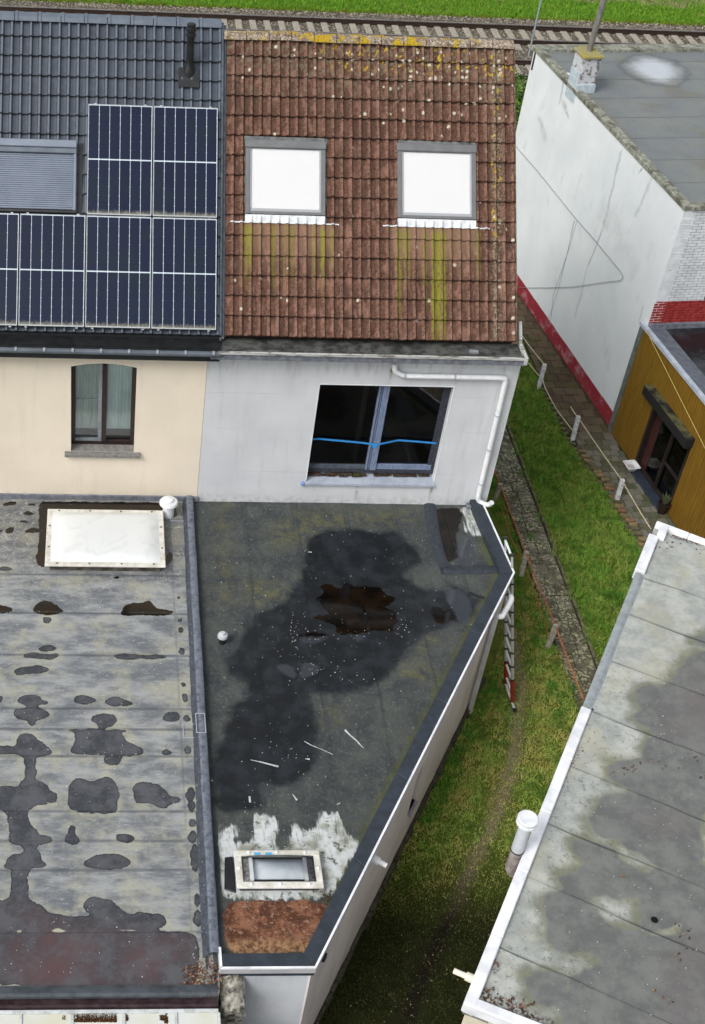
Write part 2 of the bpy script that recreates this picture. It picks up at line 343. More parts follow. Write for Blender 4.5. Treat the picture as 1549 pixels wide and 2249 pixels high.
# big window
FWI = Frame(FW.O, FW.x, FW.y, FW.z)
win = MB(); zb, zt = WB+.12, WT-.005
blu = simple('blue_grey_frame', '#7e8ca8', '#5d6a80', 14, .5, .4, streak=(8, 1, .5)); drk = simple('dark_rotten_frame', '#2a2c33', '#40454f', 20, .6)
mb = MB()
for (a, b, c1, d) in ((WL+.003, WR-.003, WB+.11, WB+.19), (WL+.003, WR-.003, WT-.05, WT-.005)): mb.box(FW, a, b, c1, d, -.23, -.16)
mb.box(FW, WL+.003, WL+.05, WB+.19, WT-.05, -.23, -.16); mb.box(FW, WR-.06, WR-.003, WB+.19, WT-.05, -.23, -.16)
wf = mb.build('window', drk, wh, bevel=.004)
MX = 5.06
mb = MB(); mb.box(FW, MX+.0, MX+.11, WB+.19, WT-.05, -.235, -.13); mb.build('mullion', blu, wf, bevel=.004)
mb = MB(); mb.box(FW, MX-.075, MX-.045, WB+.19, WT-.05, -.235, -.14); mb.box(FW, MX-.03, MX-.01, WB+.19, WT-.05, -.235, -.15); mb.build('sash_stile', blu, wf, bevel=.003)
mb = MB(); mb.box(FW, MX+.11, WR-.06, WB+.19, WB+.30, -.22, -.165); mb.build('sash_rail', blu, wf, bevel=.003)
mb = MB(); mb.box(FW, WR-.13, WR-.06, WB+.30, WT-.05, -.22, -.17); mb.build('sash_stile', drk, wf, bevel=.003)
mb = MB(); mb.box(FW, WL+.05, MX-.075, WB+.19, WB+.27, -.22, -.17); mb.build('sash_rail', simple('grey_sash', '#59606c', '#3f454f', 10, .5), wf, bevel=.003)
for a, b in ((WL+.05, MX-.075), (MX+.11, WR-.13)):
    mb = MB(); mb.box(FW, a, b, WB+.28, WT-.05, -.205, -.198); mb.build('pane', MT['glass_dark'], wf)
rot = G('rotten_wood', .95, .1); rot.color(rot.mix(rot.step(rot.noise(25, 5, .7), .4, .6), '#2a201b', '#564a40')).bump(rot.noise(50, 4), .8, .02)
mb = MB()
for k in range(9):
    a = WL+.02+k*.12; z0 = WB+.052+random.uniform(0, .02); mb.box(FW, a, a+random.uniform(.13, .2), z0, z0+random.uniform(.01, .025), -.2+random.uniform(0, .04), -.12+random.uniform(0, .05))
for k in range(9):
    a = MX+.1+k*.12; z0 = WB+.052+random.uniform(0, .01); mb.box(FW, a, a+random.uniform(.08, .16), z0, z0+random.uniform(.006, .015), -.2, -.14+random.uniform(0, .03))
mb.build('rotten_sill_board', rot.mat, wf)
mb = MB()
for k in range(40):
    p = FW(MX-.24+random.gauss(0, .06), WB+.07, -.13+random.gauss(0, .02)); q = p+V3(random.gauss(0, .03), random.gauss(0, .03), random.uniform(.01, .05)); d = V3(.012, 0, 0); mb.add([p-d, p+d, q], [(0, 1, 2)])
mb.build('moss', simple('green_moss', '#4a5a22', '#2f3d18', 20, .9), wf, kind='stuff')
sillm = simple('pale_blue_grey_sill', '#a9b1bd', '#959daa', 5, .5, .4, bump=.05)
for a, b in ((WL-.05, 5.08), (5.083, WR+.01)):
    mb = MB(); mb.prism(Frame((0, 19.43, WB), (0, -1, 0), (0, 0, 1), (1, 0, 0)), [(-.24, .05), (.055, 0), (.055, -.045), (.047, -.045), (.045, -.008), (-.24, .03)], a, b); mb.build('sill', sillm, wh)
mb = MB(); mb.box(FW, WL-.09, WL-.03, WB-.06, WB+.02, 0.002, .07); mb.build('sill_end', simple('blue_plastic', '#7f93c0', rough=.6), wh, bevel=.01)
mb = MB()
for s, (a, b) in enumerate(((WL-.004, WL+.01), (WR-.012, WR+.004))): mb.box(FW, a, b, WB+.05, WT, -.02, .005)
mb.box(FW, WL-.004, WR+.004, WT-.008, WT+.006, -.02, .005); mb.build('opening_trim', MT['white_trim'], wh)
# blue tape across the window
tp = MB(); pts = [(WL+.02, 3.93), (WL+.17, 3.96), (4.85, 3.91), (5.0, 3.90), (5.1, 3.89), (5.25, 3.92), (5.5, 3.965), (5.8, 3.945), (6.23, 3.91)]
for i in range(len(pts)-1):
    (a, za), (b, zb_) = pts[i], pts[i+1]; wa = [-.19, -.17, -.14, -.12, -.12, -.13, -.165, -.165, -.165][i]; wb = [-.19, -.17, -.14, -.12, -.12, -.13, -.165, -.165, -.165][i+1]
    tp.add([FW(a, za-.022, wa), FW(b, zb_-.022, wb), FW(b, zb_+.022, wb+.004), FW(a, za+.022, wa+.004)], [(0, 1, 2, 3)])
for dx, dz in ((.03, -.02), (-.02, .0), (.01, -.05)): tp.add([FW(5.02+dx, 3.86+dz, -.118), FW(5.1+dx, 3.87+dz, -.116), FW(5.09+dx, 3.93+dz, -.115), FW(5.03+dx, 3.92+dz, -.118)], [(0, 1, 2, 3)])
tp.tagged('tape', simple('blue_tape', '#2f86cf', '#3f97dd', 20, .5, .4), 'strip of blue tape stretched across the large dark window', 'tape')
# drainpipe on the facade
mb = MB(); F_ = lambda u, z, w=.08: FW(u, z, w)
pipe = bend([F_(*FW.hit(868, 798, .08)), F_(FW.hit(868, 798, .08)[0]+.01, 5.62), F_(5.3, 5.53), F_(7.06, 5.53), F_(7.11, 5.5), F_(7.13, 2.86), F_(7.16, 2.76), V3(7.33, 19.25, 2.74), V3(7.36, 19.2, 2.86)], .09, 5)
mb.tube(pipe, .047, 12); dp = mb.build('drainpipe', MT['white_plastic'], wh, smooth=True)
jm = simple('grey_pipe_joint', '#aab0bb', rough=.4)
for p, q in ((F_(6.18, 5.53), F_(6.22, 5.53)), (F_(5.3, 5.53), F_(5.35, 5.53)), (F_(7.125, 4.0), F_(7.126, 3.95)), (F_(7.12, 4.75), F_(7.12, 4.72)), (F_(7.128, 3.2), F_(7.128, 3.17))):
    mb = MB(); mb.tube([p, q], .054, 12); mb.build('collar', jm, dp, smooth=True)
mb = MB(); mb.box(FW, 6.95, 7.15, 2.62, 2.68, .02, .14); mb.build('pipe_shoe', MT['lead'], dp, bevel=.01)
# eaves: box gutter, fascia, lead band
gm = G('wet_gutter_felt', .5, .4); gm.color(gm.mix(gm.step(gm.noise(5, 6, .7), .38, .62), '#5a5b58', '#2f312f')).bump(gm.noise(30, 4), .6, .01)
mb = MB(); mb.box(ID, 2.13, 7.25, 19.2, 19.62, 6.0, 6.06); mb.box(ID, 2.13, 7.25, 19.14, 19.2, 6.03, 6.10); mb.build('box_gutter', gm.mat, wh)
wood = G('peeling_white_board', .7, .2); wood.color(wood.mix(wood.step(wood.noise(6, 5, .7, wood.pos(.5, 1, 6)), .5, .62), '#b4b6b4', '#6f6a62')).bump(wood.noise(20, 4), .3, .01)
mb = MB(); mb.box(ID, 2.05, 7.3, 19.10, 19.138, 6.05, 6.10); mb.build('fascia', wood.mat, wh, bevel=.004)
mb = MB(); mb.box(ID, 1.92, 7.33, 19.125, 19.42, 5.93, 6.046); mb.build('eaves_lead', MT['lead'], wh, bevel=.01)
mb = MB(); mb.box(ID, 7.26, 7.31, 19.08, 19.62, 5.98, 6.12); mb.prism(Frame((7.3, 19.62, 6.1), (0, 1, 0), (0, 0, 1), (1, 0, 0)), [(0, 0), (.25, .0), (.25, .26), (0, .02)], -.03, .03); mb.build('verge_board', wood.mat, wh, bevel=.004)
mb = MB(); mb.box(ID, 6.35, 6.5, 19.28, 19.36, 6.06, 6.09); mb.build('gutter_clip', MT['zinc'], wh)
# roof slopes
deck = simple('roof_underlay', '#2a211d', rough=.9)
mb = MB(); mb.prism(Frame((0, 19.5, 6.16), FRF.y, FRF.z, (1, 0, 0)), [(0, -.12), (RED_RIDGE, -.12), (RED_RIDGE, -.012), (0, -.012)], 2.2, 7.12)
B2 = FRF(0, RED_RIDGE); mb.prism(Frame((0, B2[1], B2[2]), (0, 1, 0), (0, 0, 1), (1, 0, 0)), [(0, -.1), (3.9, -3.9), (3.9, -3.8), (0, 0)], 2.2, 7.12)
rr = mb.build('roof', deck, wh)
TW = 5.0/16; NC = 15; G0 = RED_RIDGE/NC
tmc = {}
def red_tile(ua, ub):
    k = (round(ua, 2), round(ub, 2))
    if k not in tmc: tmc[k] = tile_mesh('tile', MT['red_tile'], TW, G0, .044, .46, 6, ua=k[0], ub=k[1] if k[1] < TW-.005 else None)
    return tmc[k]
Z90 = lambda F, u, v, w=0, rz=0, sc=1: F.mat(u, v, w) @ Matrix.Rotation(rz, 4, 'Z')
WIN = [(2.49, 3.88, 2.0, 3.45), (5.105, 6.49, 2.0, 3.47)]
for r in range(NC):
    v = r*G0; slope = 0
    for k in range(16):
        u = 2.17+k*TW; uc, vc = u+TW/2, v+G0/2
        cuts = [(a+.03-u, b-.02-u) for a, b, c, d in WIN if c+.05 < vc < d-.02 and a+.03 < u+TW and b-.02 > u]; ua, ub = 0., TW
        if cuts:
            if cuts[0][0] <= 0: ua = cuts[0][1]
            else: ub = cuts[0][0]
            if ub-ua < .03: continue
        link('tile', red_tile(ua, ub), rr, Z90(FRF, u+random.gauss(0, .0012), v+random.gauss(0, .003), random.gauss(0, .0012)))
# ridge
def ridge_mesh(name, mat, L, r, n=8, lip=.012):
    mb = MB(); V = []; xs = ((0, lip), (.05, lip), (.055, 0), (L*.97, 0))
    for x, l in xs:
        for k in range(n+1):
            a = math.pi*(.08+.84*k/n); V.append((x, (r+l)*math.cos(a)*1.15, (r+l)*math.sin(a)))
    F = [(i*(n+1)+k, i*(n+1)+k+1, (i+1)*(n+1)+k+1, (i+1)*(n+1)+k) for i in range(3) for k in range(n)]
    b = len(V); V += [(0, 0, 0), (L*.97, 0, 0)]; F += [(b, k+1, k) for k in range(n)]+[(b+1, 3*(n+1)+k, 3*(n+1)+k+1) for k in range(n)]
    mb.add(V, F); return mb.mesh(name, mat, smooth=True)
RL = 5.05/13; rm = ridge_mesh('ridge_tile', MT['ridge_red'], RL, .125); B3 = FRF(0, RED_RIDGE)
for k in range(13): link('ridge_tile', rm, rr, Matrix.Translation((2.12+k*RL, B3[1]+.02+random.gauss(0, .006), B3[2]-.03+random.gauss(0, .006))) @ Matrix.Rotation(random.gauss(0, .012), 4, 'Z'))
mb = MB(); mb.box(FRF, 7.12, 7.2, -.02, RED_RIDGE, -.1, .02); mb.build('verge', simple('verge_mortar', '#6b5247', '#8a7a68', 12, .9, bump=.4), rr, bevel=.01)
# roof windows
fr = simple('grey_window_frame', '#6c6e70', '#757779', 6, .5, .4, .2); wzn = simple('white_crimped_flashing', '#dfe3e6', '#c2c7cb', 9, .5, .4, bump=.2)
for (u0, u1, v0, v1) in WIN:
    u0 += .01; u1 -= .01; vb = v0+.1
    mb = MB(); e = .075
    mb.box(FRF, u0, u0+e, vb, v1-.2, -.03, .085); mb.box(FRF, u1-e, u1, vb, v1-.2, -.03, .085); mb.box(FRF, u0+e, u1-e, vb, vb+.05, -.03, .075)
    s = mb.build('roof_window', fr, wh, bevel=.005)
    mb = MB(); mb.box(FRF, u0+e-.01, u1-e+.01, vb+.05, vb+.10, .01, .06); mb.box(FRF, u0+e, u0+e+.028, vb+.1, v1-.2, .01, .07); mb.box(FRF, u1-e-.028, u1-e, vb+.1, v1-.2, .01, .07); mb.build('sash', simple('sash_pale', '#a2a5a8', rough=.4), s, bevel=.003)
    mb = MB(); mb.box(FRF, u0-.01, u1+.01, v1-.21, v1-.07, -.02, .11); mb.build('hood', fr, s, bevel=.01)
    mb = MB(); mb.box(FRF, u0-.02, u1+.02, v1-.07, v1+.01, -.01, .03); mb.box(FRF, u0-.05, u0-.003, v0, v1, -.01, .02); mb.box(FRF, u1+.003, u1+.04, v0, v1, -.01, .02); mb.build('flashing', simple('old_flashing', '#77797a', '#4b4d4b', 7, .6, bump=.2), s)
    mb = MB(); mb.box(FRF, u0+e+.026, u1-e-.026, vb+.1, v1-.2, .02, .045); mb.build('glare_backing', MT['glare_backing'], s)  # white sheet stands in for sky glare on the pane
    mb = MB(); mb.box(FRF, u0+e+.026, u1-e-.026, vb+.1, v1-.2, .05, .054); mb.build('pane', MT['glass_clear'], s)
    mb = MB(); NN = 120; V = []; Fc = []
    ua, ub = u0-.0, u1+.0
    for j, (vv, ww) in enumerate(((vb-.01, .065), (vb-.055, .055), (vb-.15, .042))):
        for i in range(NN+1):
            u = ua+(ub-ua)*i/NN; t = ((u-2.17)/(TW/2)) % 1; z = .036*max(0, math.sin(math.pi*(t-.5)/.5)) if t > .5 else 0
            V.append(FRF(u, vv+(random.gauss(0, .003) if j == 2 else 0), ww+z*(j/2)))
    for j in range(2):
        for i in range(NN): b = j*(NN+1)+i; Fc.append((b, b+1, b+NN+2, b+NN+1))
    mb.add(V, Fc); mb.build('apron', wzn, s)
    for a, b in ((u0-.25, u0), (u1, u1+.24)):
        mb = MB(); V = []; Fc = []
        for i in range(31):
            u = a+(b-a)*i/30; t = ((u-2.17)/(TW/2)) % 1; z = .036*max(0, math.sin(math.pi*(t-.5)/.5)) if t > .5 else 0
            V += [FRF(u, vb-.13, .046+z), FRF(u, vb-.150+random.gauss(0, .004), .044+z)]
        mb.add(V, [(2*i, 2*i+2, 2*i+3, 2*i+1) for i in range(30)]); mb.build('apron_strip', wzn, s)

# ---------- cream house under dark tiles
CX0 = -3.6
ch = thing('terraced_house', 'cream rendered house under dark grey tiles carrying solar panels', 'house', (0, 19.43, 0))
cwl, cwr, cwb, cwt = -.415, .712, 3.72, 5.60
mb = MB(); Zc = 6.0
mb.box(FW, CX0, cwl, 0, Zc, -.3, 0.004); mb.box(FW, cwr, 1.905, 0, Zc, -.3, 0.004); mb.box(FW, cwl, cwr, 0, cwb, -.3, 0.004)
N_ = 16
for k in range(N_):
    a = cwl+(cwr-cwl)*k/N_; b = cwl+(cwr-cwl)*(k+1)/N_; f_ = lambda u: 5.53+.075*(1-((u-(cwl+cwr)/2)/((cwr-cwl)/2))**2)
    P = [FW(a, f_(a), .004), FW(b, f_(b), .004), FW(b, Zc, .004), FW(a, Zc, .004), FW(a, f_(a), -.3), FW(b, f_(b), -.3), FW(b, Zc, -.3), FW(a, Zc, -.3)]
    mb.add(P, [(0, 1, 2, 3), (4, 7, 6, 5), (0, 4, 5, 1), (2, 6, 7, 3)])
mb.build('wall', MT['cream_render'], ch)
mb = MB(); mb.box(ID, CX0, 1.9, 26.6, 26.9, 0, 6); mb.build('wall', MT['cream_render'], ch)
mb = MB(); F2 = Frame((0, 19.43, 0), (1, 0, 0), (0, 0, 1), (0, -1, 0)); ft = 5.6
for a, b, z0, z1 in ((cwl+.002, cwl+.075, cwb+.03, ft), (cwr-.075, cwr-.002, cwb+.03, ft), (cwl+.075, cwr-.075, cwb+.03, cwb+.13), (cwl+.075, cwr-.075, ft-.12, ft-.0)): mb.box(F2, a, b, z0, z1, -.24, -.17)
cw = mb.build('window', MT['dark_frame'], ch, bevel=.004); mid = (cwl+cwr)/2-.0
mb = MB(); mb.box(F2, mid-.02, mid+.06, cwb+.13, ft-.12, -.24, -.13); mb.build('mullion', MT['dark_frame'], cw, bevel=.004)
mb = MB(); mb.box(F2, mid-.09, mid-.022, cwb+.11, ft-.1, -.24, -.155); mb.box(F2, cwl+.07, mid-.09, cwb+.11, cwb+.16, -.24, -.16); mb.build('sash', MT['grey_metal'], cw, bevel=.004)
for a, b, cm in ((cwl+.075, mid-.09, 'curtain_a'), (mid+.06, cwr-.075, 'curtain_b')):
    mb = MB(); mb.box(F2, a, b, cwb+.13, ft-.1, -.215, -.208); mb.build('pane', MT['glass'], cw)
    mb = MB(); V = []; n = 24
    for i in range(n+1):
        u = a+(b-a)*i/n; ww = -.235+.008*math.sin(i*1.9); V += [F2(u, cwb+.34, ww), F2(u, ft, ww)]
    mb.add(V, [(2*i, 2*i+2, 2*i+3, 2*i+1) for i in range(n)]); mb.build('curtain', MT[cm], cw, smooth=True)
mb = MB(); mb.box(F2, cwl+.075, mid-.09, 4.70, 4.715, -.207, -.2); mb.build('glazing_bar', MT['grey_metal'], cw)
mb = MB(); mb.box(ID, cwl-.2, cwr+.2, 19.75, 21, 3.5, 3.6); mb.box(ID, cwl-.3, cwr+.3, 21, 21.1, 3.5, 5.9); mb.box(ID, cwl-.3, cwl-.2, 19.75, 21, 3.5, 5.9); mb.box(ID, cwr+.2, cwr+.3, 19.75, 21, 3.5, 5.9); mb.box(ID, cwl-.2, cwr+.2, 19.75, 21, 5.8, 5.9); mb.build('room', simple('pale_room', '#8a8f8c', rough=.9), ch)
mb = MB(); mb.prism(Frame((0, 19.43, cwb), (0, -1, 0), (0, 0, 1), (1, 0, 0)), [(-.2, .03), (.006, .0), (.006, -.08), (-.2, -.08)], cwl+.004, cwr-.004); mb.prism(Frame((0, 19.43, cwb), (0, -1, 0), (0, 0, 1), (1, 0, 0)), [(.007, 0), (.09, -.015), (.09, -.08), (.007, -.08)], cwl-.11, cwr+.11); mb.build('sill', MT['sill_stone'], ch, bevel=.004)
lx = 2.085
mb = MB(); mb.prism(Frame((0, 19.5, 6.16), FRF.y, FRF.z, (1, 0, 0)), [(-.05, -.12), (DARK_RIDGE, -.12), (DARK_RIDGE, -.012), (-.05, -.012)], CX0, lx)
B2 = FRF(0, DARK_RIDGE); mb.prism(Frame((0, B2[1], B2[2]), (0, 1, 0), (0, 0, 1), (1, 0, 0)), [(0, -.1), (3.9, -3.9), (3.9, -3.8), (0, 0)], CX0, lx)
dr = mb.build('roof', simple('dark_underlay', '#16181b', rough=.9), ch)
NCd = 16; Gd = DARK_RIDGE/NCd; TWd = .322; dm = tile_mesh('tile', MT['dark_tile'], TWd, Gd, .04, .42, 7)
PAN = [(-.19, 2.03, 1.97, 3.88), (-1.75, 2.03, .08, 1.95)]
for r in range(NCd):
    for k in range(13):
        u = lx+.0-(k+1)*TWd; uc, vc = u+TWd/2, r*Gd+Gd/2
        if u < -2.2: continue
        if any(a+.3 < uc < b-.25 and c+.25 < vc < d-.25 for a, b, c, d in PAN) or (-9 < uc < -.62 and 2.15 < vc < 3.1): continue
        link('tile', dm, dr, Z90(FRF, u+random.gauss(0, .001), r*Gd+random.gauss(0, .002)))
B3 = FRF(0, DARK_RIDGE); dRL = .392; rm2 = ridge_mesh('ridge_tile', simple('anthracite_ridge', '#5a6470', '#66707c', 6, .45, .5), dRL, .125)
for k in range(11): link('ridge_tile', rm2, dr, Matrix.Translation((lx+.0-(k+1)*dRL, B3[1]+.02, B3[2]-.035)))
mb = MB(); nv = NCd
for r in range(nv): mb.box(FRF, 2.075, 2.115, r*Gd+.0, (r+1)*Gd+.03, -.12+.0, .055-.0*r if r % 2 == 0 else .05)
mb.box(FRF, 2.116, 2.165, -.05, DARK_RIDGE, -.1, .0); mb.build('verge', simple('anthracite_verge', '#3f4750', '#59626d', 8, .4, .5), dr, bevel=.004)
mb = MB(); mb.box(FRF, 2.166, 2.19, 0, RED_RIDGE, -.1, -.02); mb.build('valley_lead', MT['lead'], dr)
mb = MB(); mb.tube([(CX0, 19.13, 6.035), (2.09, 19.13, 6.035)], .05, 10, cap=True); mb.build('gutter', simple('dark_grey_gutter', '#4f565e', '#5e666e', 4, .35, .5), ch, smooth=True)
mb = MB(); mb.box(ID, CX0, 2.08, 19.16, 19.26, 5.99, 6.09); mb.box(ID, CX0, 2.085, 19.2, 19.6, 6.06, 6.115); mb.build('gutter_trough', MT['black_plastic'], ch)
mb = MB(); mb.box(ID, CX0, 2.085, 19.17, 19.425, 5.86, 5.985); mb.build('fascia', MT['black_plastic'], ch, bevel=.003)
for k in range(9):
    x = FW.hit(40+59.5*k if k else 40, 0)[0]; x = -1.32+k*.47
    if x < 2.05: mb = MB(); mb.box(ID, x-.02, x+.02, 19.075, 19.14, 6.05, 6.095); mb.build('gutter_bracket', MT['alu'], ch, bevel=.004)
mb = MB(); V = [(.0, 2.60), (.035, 2.60), (.03, 2.72), (.0, 2.73)]
mb.prism(Frame((0, 19.425, 0), (0, -1, 0), (0, 0, 1), (1, 0, 0)), V, CX0, 1.93)
mb.build('base_flashing', MT['lead'], ch, bevel=.006)
# flue
fp = FRF.hit(415, 165, 0); base = FRF(1.52, 4.5, 0); bl = MT['black_plastic']
mb = MB(); mb.box(FRF, 1.34, 1.70, 4.26, 4.6, .05, .075); mb.lathe(base+V3(0, 0, -.02), [(.11, 0), (.10, .14), (.072, .2), (.066, .3)], 20); fl = mb.build('flue', bl, ch, smooth=True)
mb = MB(); mb.lathe(base+V3(0, 0, .25), [(.062, 0), (.062, .40), (.066, .40), (.066, .42), (.06, .43)], 20); mb.build('flue_pipe', bl, fl, smooth=True)
mb = MB(); mb.lathe(base+V3(0, 0, .66), [(.06, 0), (.085, .02), (.085, .07), (.068, .08), (.068, .1), (.085, .11), (.085, .16), (.068, .17), (.075, .19), (.075, .22), (.05, .235)], 20); mb.build('flue_cap', bl, fl, smooth=True)
# shutter over the cream house roof window
sh0, sh1, sv0, sv1 = -2.6, -.365, 2.05, 3.24
mb = MB(); mb.box(FRF, sh0, sh1, sv1-.13, sv1, -.02, .19); mb.box(FRF, sh1-.05, sh1, sv0, sv1-.13, -.02, .15)
rs = mb.build('roller_shutter', simple('blue_grey_aluminium', '#7f8896', '#747d8a', 3, .4, .5, .2), ch, bevel=.01)
mb = MB(); mb.box(FRF, sh0, sh1-.003, sv1-.22, sv1-.133, -.02, .165); mb.build('shutter_box', simple('dark_shutter_box', '#59616c', '#666e79', 4, .4, .5), rs, bevel=.006)
n = 26; hgt = (sv1-.22-sv0-.02)/n; slm = MB(); slm.prism(Frame((0, 0, 0), (0, 1, 0), (0, 0, 1), (1, 0, 0)), [(0, .0), (0, .012), (hgt*.25, .022), (hgt*.7, .022), (hgt*.97, .01), (hgt*.97, 0)], sh0, sh1-.053)
slat = slm.mesh('slat', simple('shutter_slat', '#818a99', '#788190', 3, .35, .5, .2))
for k in range(n): link('slat', slat, rs, FRF.mat(0, sv0+.02+k*hgt, .09))
mb = MB(); mb.box(FRF, sh0, sh1, sv0-.04, sv0, -.02, .13); mb.box(FRF, sh1+.003, sh1+.1, sv0-.05, sv1, -.01, .045); mb.build('flashing', bl, rs)

# solar panels
cellm = G('solar_cell', .10, .35, coat=.15); ob = cellm.sep(cellm.pos(obj=True), 1)
cc = cellm.mix(cellm.rand(), '#0b1330', '#101b33'); cc = cellm.mix(cellm.mul(cellm.step(cellm.noise(2.2, 2), .45, .7), .6), cc, '#12202b')
dirt = cellm.mul(cellm.step(cellm.math('ADD', ob, cellm.mul(cellm.math('SUBTRACT', cellm.noise(26, 4, .6, cellm.pos(1, .5, .5)), .5), .14)), .10, .0), .75)
gr = cellm.step(cellm.math('ABSOLUTE', cellm.math('SUBTRACT', cellm.math('FRACT', cellm.math('MULTIPLY', ob, 11.6)), .5)), .46, .5, 0, .2)
cc = cellm.mix(gr, cc, '#263050'); cellm.color(cellm.mix(dirt, cc, '#8a8878')); cellm.rough(cellm.math('ADD', cellm.mul(dirt, .6), .12))
backm = G('white_backsheet', .3, .5, coat=.4); ob = backm.sep(backm.pos(obj=True), 1); dirt = backm.mul(backm.step(backm.math('ADD', ob, backm.mul(backm.math('SUBTRACT', backm.noise(26, 4), .5), .14)), .12, .0), .55)
backm.color(backm.mix(dirt, '#c3d0da', '#8c8b78'))
PW, PH = 1.085, 1.895
def panel_meshes():
    A = Frame((0, 0, 0), (1, 0, 0), (0, 1, 0), (0, 0, 1))
    f = MB(); e = .008
    f.box(A, 0, PW, 0, e, 0, .035); f.box(A, 0, PW, PH-e, PH, 0, .035); f.box(A, 0, e, e, PH-e, 0, .035); f.box(A, PW-e, PW, e, PH-e, 0, .035)
    b = MB(); b.box(A, e, PW-e, e, PH-e, .02, .028)
    cells = []; mgx, gap = .015, .009; cwid = (PW-2*mgx-5*gap)/6; half = (PH-2*.022-.022)/2; nr = 12
    for h in range(2):
        y0 = .022+h*(half+.022)
        c = MB(); ch_ = .007; chh = half/nr; poly_l = []; poly_r = []
        for k in range(nr):
            a, bb = y0+k*chh, y0+(k+1)*chh
            if k % 2 == 0: poly_l += [(ch_, a), (0, a+ch_), (0, bb)]; poly_r += [(cwid-ch_, a), (cwid, a+ch_), (cwid, bb)]
            else: poly_l += [(0, a), (0, bb-ch_), (ch_, bb)]; poly_r += [(cwid, a), (cwid, bb-ch_), (cwid-ch_, bb)]
        m = len(poly_l); V = [(x, y, .0305) for x, y in poly_l]+[(x, y, .0305) for x, y in poly_r]
        c.add(V, [(i, m+i, m+i+1, i+1) for i in range(m-1)]); cells.append(c.mesh('cell_strip', cellm.mat))
    return f.mesh('frame', MT['alu'], bevel=.002), b.mesh('backsheet', backm.mat), cells, [mgx+i*(cwid+gap) for i in range(6)]
pf, pb, pc, xs = panel_meshes()
def solar(u, v, label, n=6):
    W = FRF.mat(u, v, .13); o = thing('solar_panel', label, 'solar panel', W.translation, 'solar panels on the dark tiled roof')
    link('frame', pf, o, W); b = link('backsheet', pb, o, W)
    for x in xs:
        for c in pc: link('cell_strip', c, b, FRF.mat(u, v, .13) @ Matrix.Translation((x, 0, 0)))
    mb = MB(); mb.box(FRF, u+.1, u+.14, v-.02, v+PH+.03, .03, .125); mb.box(FRF, u+PW-.14, u+PW-.1, v-.02, v+PH+.03, .03, .125); mb.build('mounting_rail', MT['alu'], o)
ux = lambda k: 2.01-PW-k*(PW+.022)
solar(ux(0), 1.985, 'upper solar panel nearest the red tiled roof, below the black flue')
solar(ux(1), 1.985, 'upper solar panel beside the grey roller shutter')
for k, l in enumerate(('bottom-row solar panel at the right end, next to the red roof edge', 'bottom-row solar panel second from the red roof, directly under the upper left panel', 'bottom-row solar panel below the right end of the roller shutter', 'bottom-row solar panel cut by the left edge of the view')):
    solar(ux(k), .07, l)

# ------------------------------------------------------------------ flat roofs with stains, stored as distances to outlines measured on the photo
def chaikin(P, n=2):
    P = [np.array(p, float) for p in P]
    for _ in range(n):
        Q = []
        for i in range(len(P)): a, b = P[i], P[(i+1) % len(P)]; Q += [.78*a+.22*b, .22*a+.78*b]
        P = Q
    return np.array(P)
def sdf(X, Y, poly):
    d2 = np.full(X.shape, 1e9); ins = np.zeros(X.shape, bool); n = len(poly)
    for i in range(n):
        ax, ay = poly[i]; bx, by = poly[(i+1) % n]; ex, ey = bx-ax, by-ay; L = ex*ex+ey*ey+1e-12
        t = np.clip(((X-ax)*ex+(Y-ay)*ey)/L, 0, 1); d2 = np.minimum(d2, (X-ax-t*ex)**2+(Y-ay-t*ey)**2)
        c = (ay > Y) != (by > Y)
        if abs(by-ay) > 1e-9: ins ^= c & (X < (bx-ax)*(Y-ay)/(by-ay)+ax)
    d = np.sqrt(d2); return np.where(ins, -d, d)
def tr(sx, ox, oy, P): return [(ox+a/sx, oy+b/sx) for a, b in P]
def wpoly(P, z, n=2): return chaikin([at(a, b, z)[:2] for a, b in P], n)
def union(X, Y, polys, z, n=2):
    d = np.full(X.shape, .5)
    for P in polys:
        w_ = wpoly(P, z, n); bb = (X > w_[:, 0].min()-.5) & (X < w_[:, 0].max()+.5) & (Y > w_[:, 1].min()-.5) & (Y < w_[:, 1].max()+.5)
        if bb.any(): d[bb] = np.minimum(d[bb], sdf(X[bb], Y[bb], w_))
    return np.clip(d, -.5, .5)
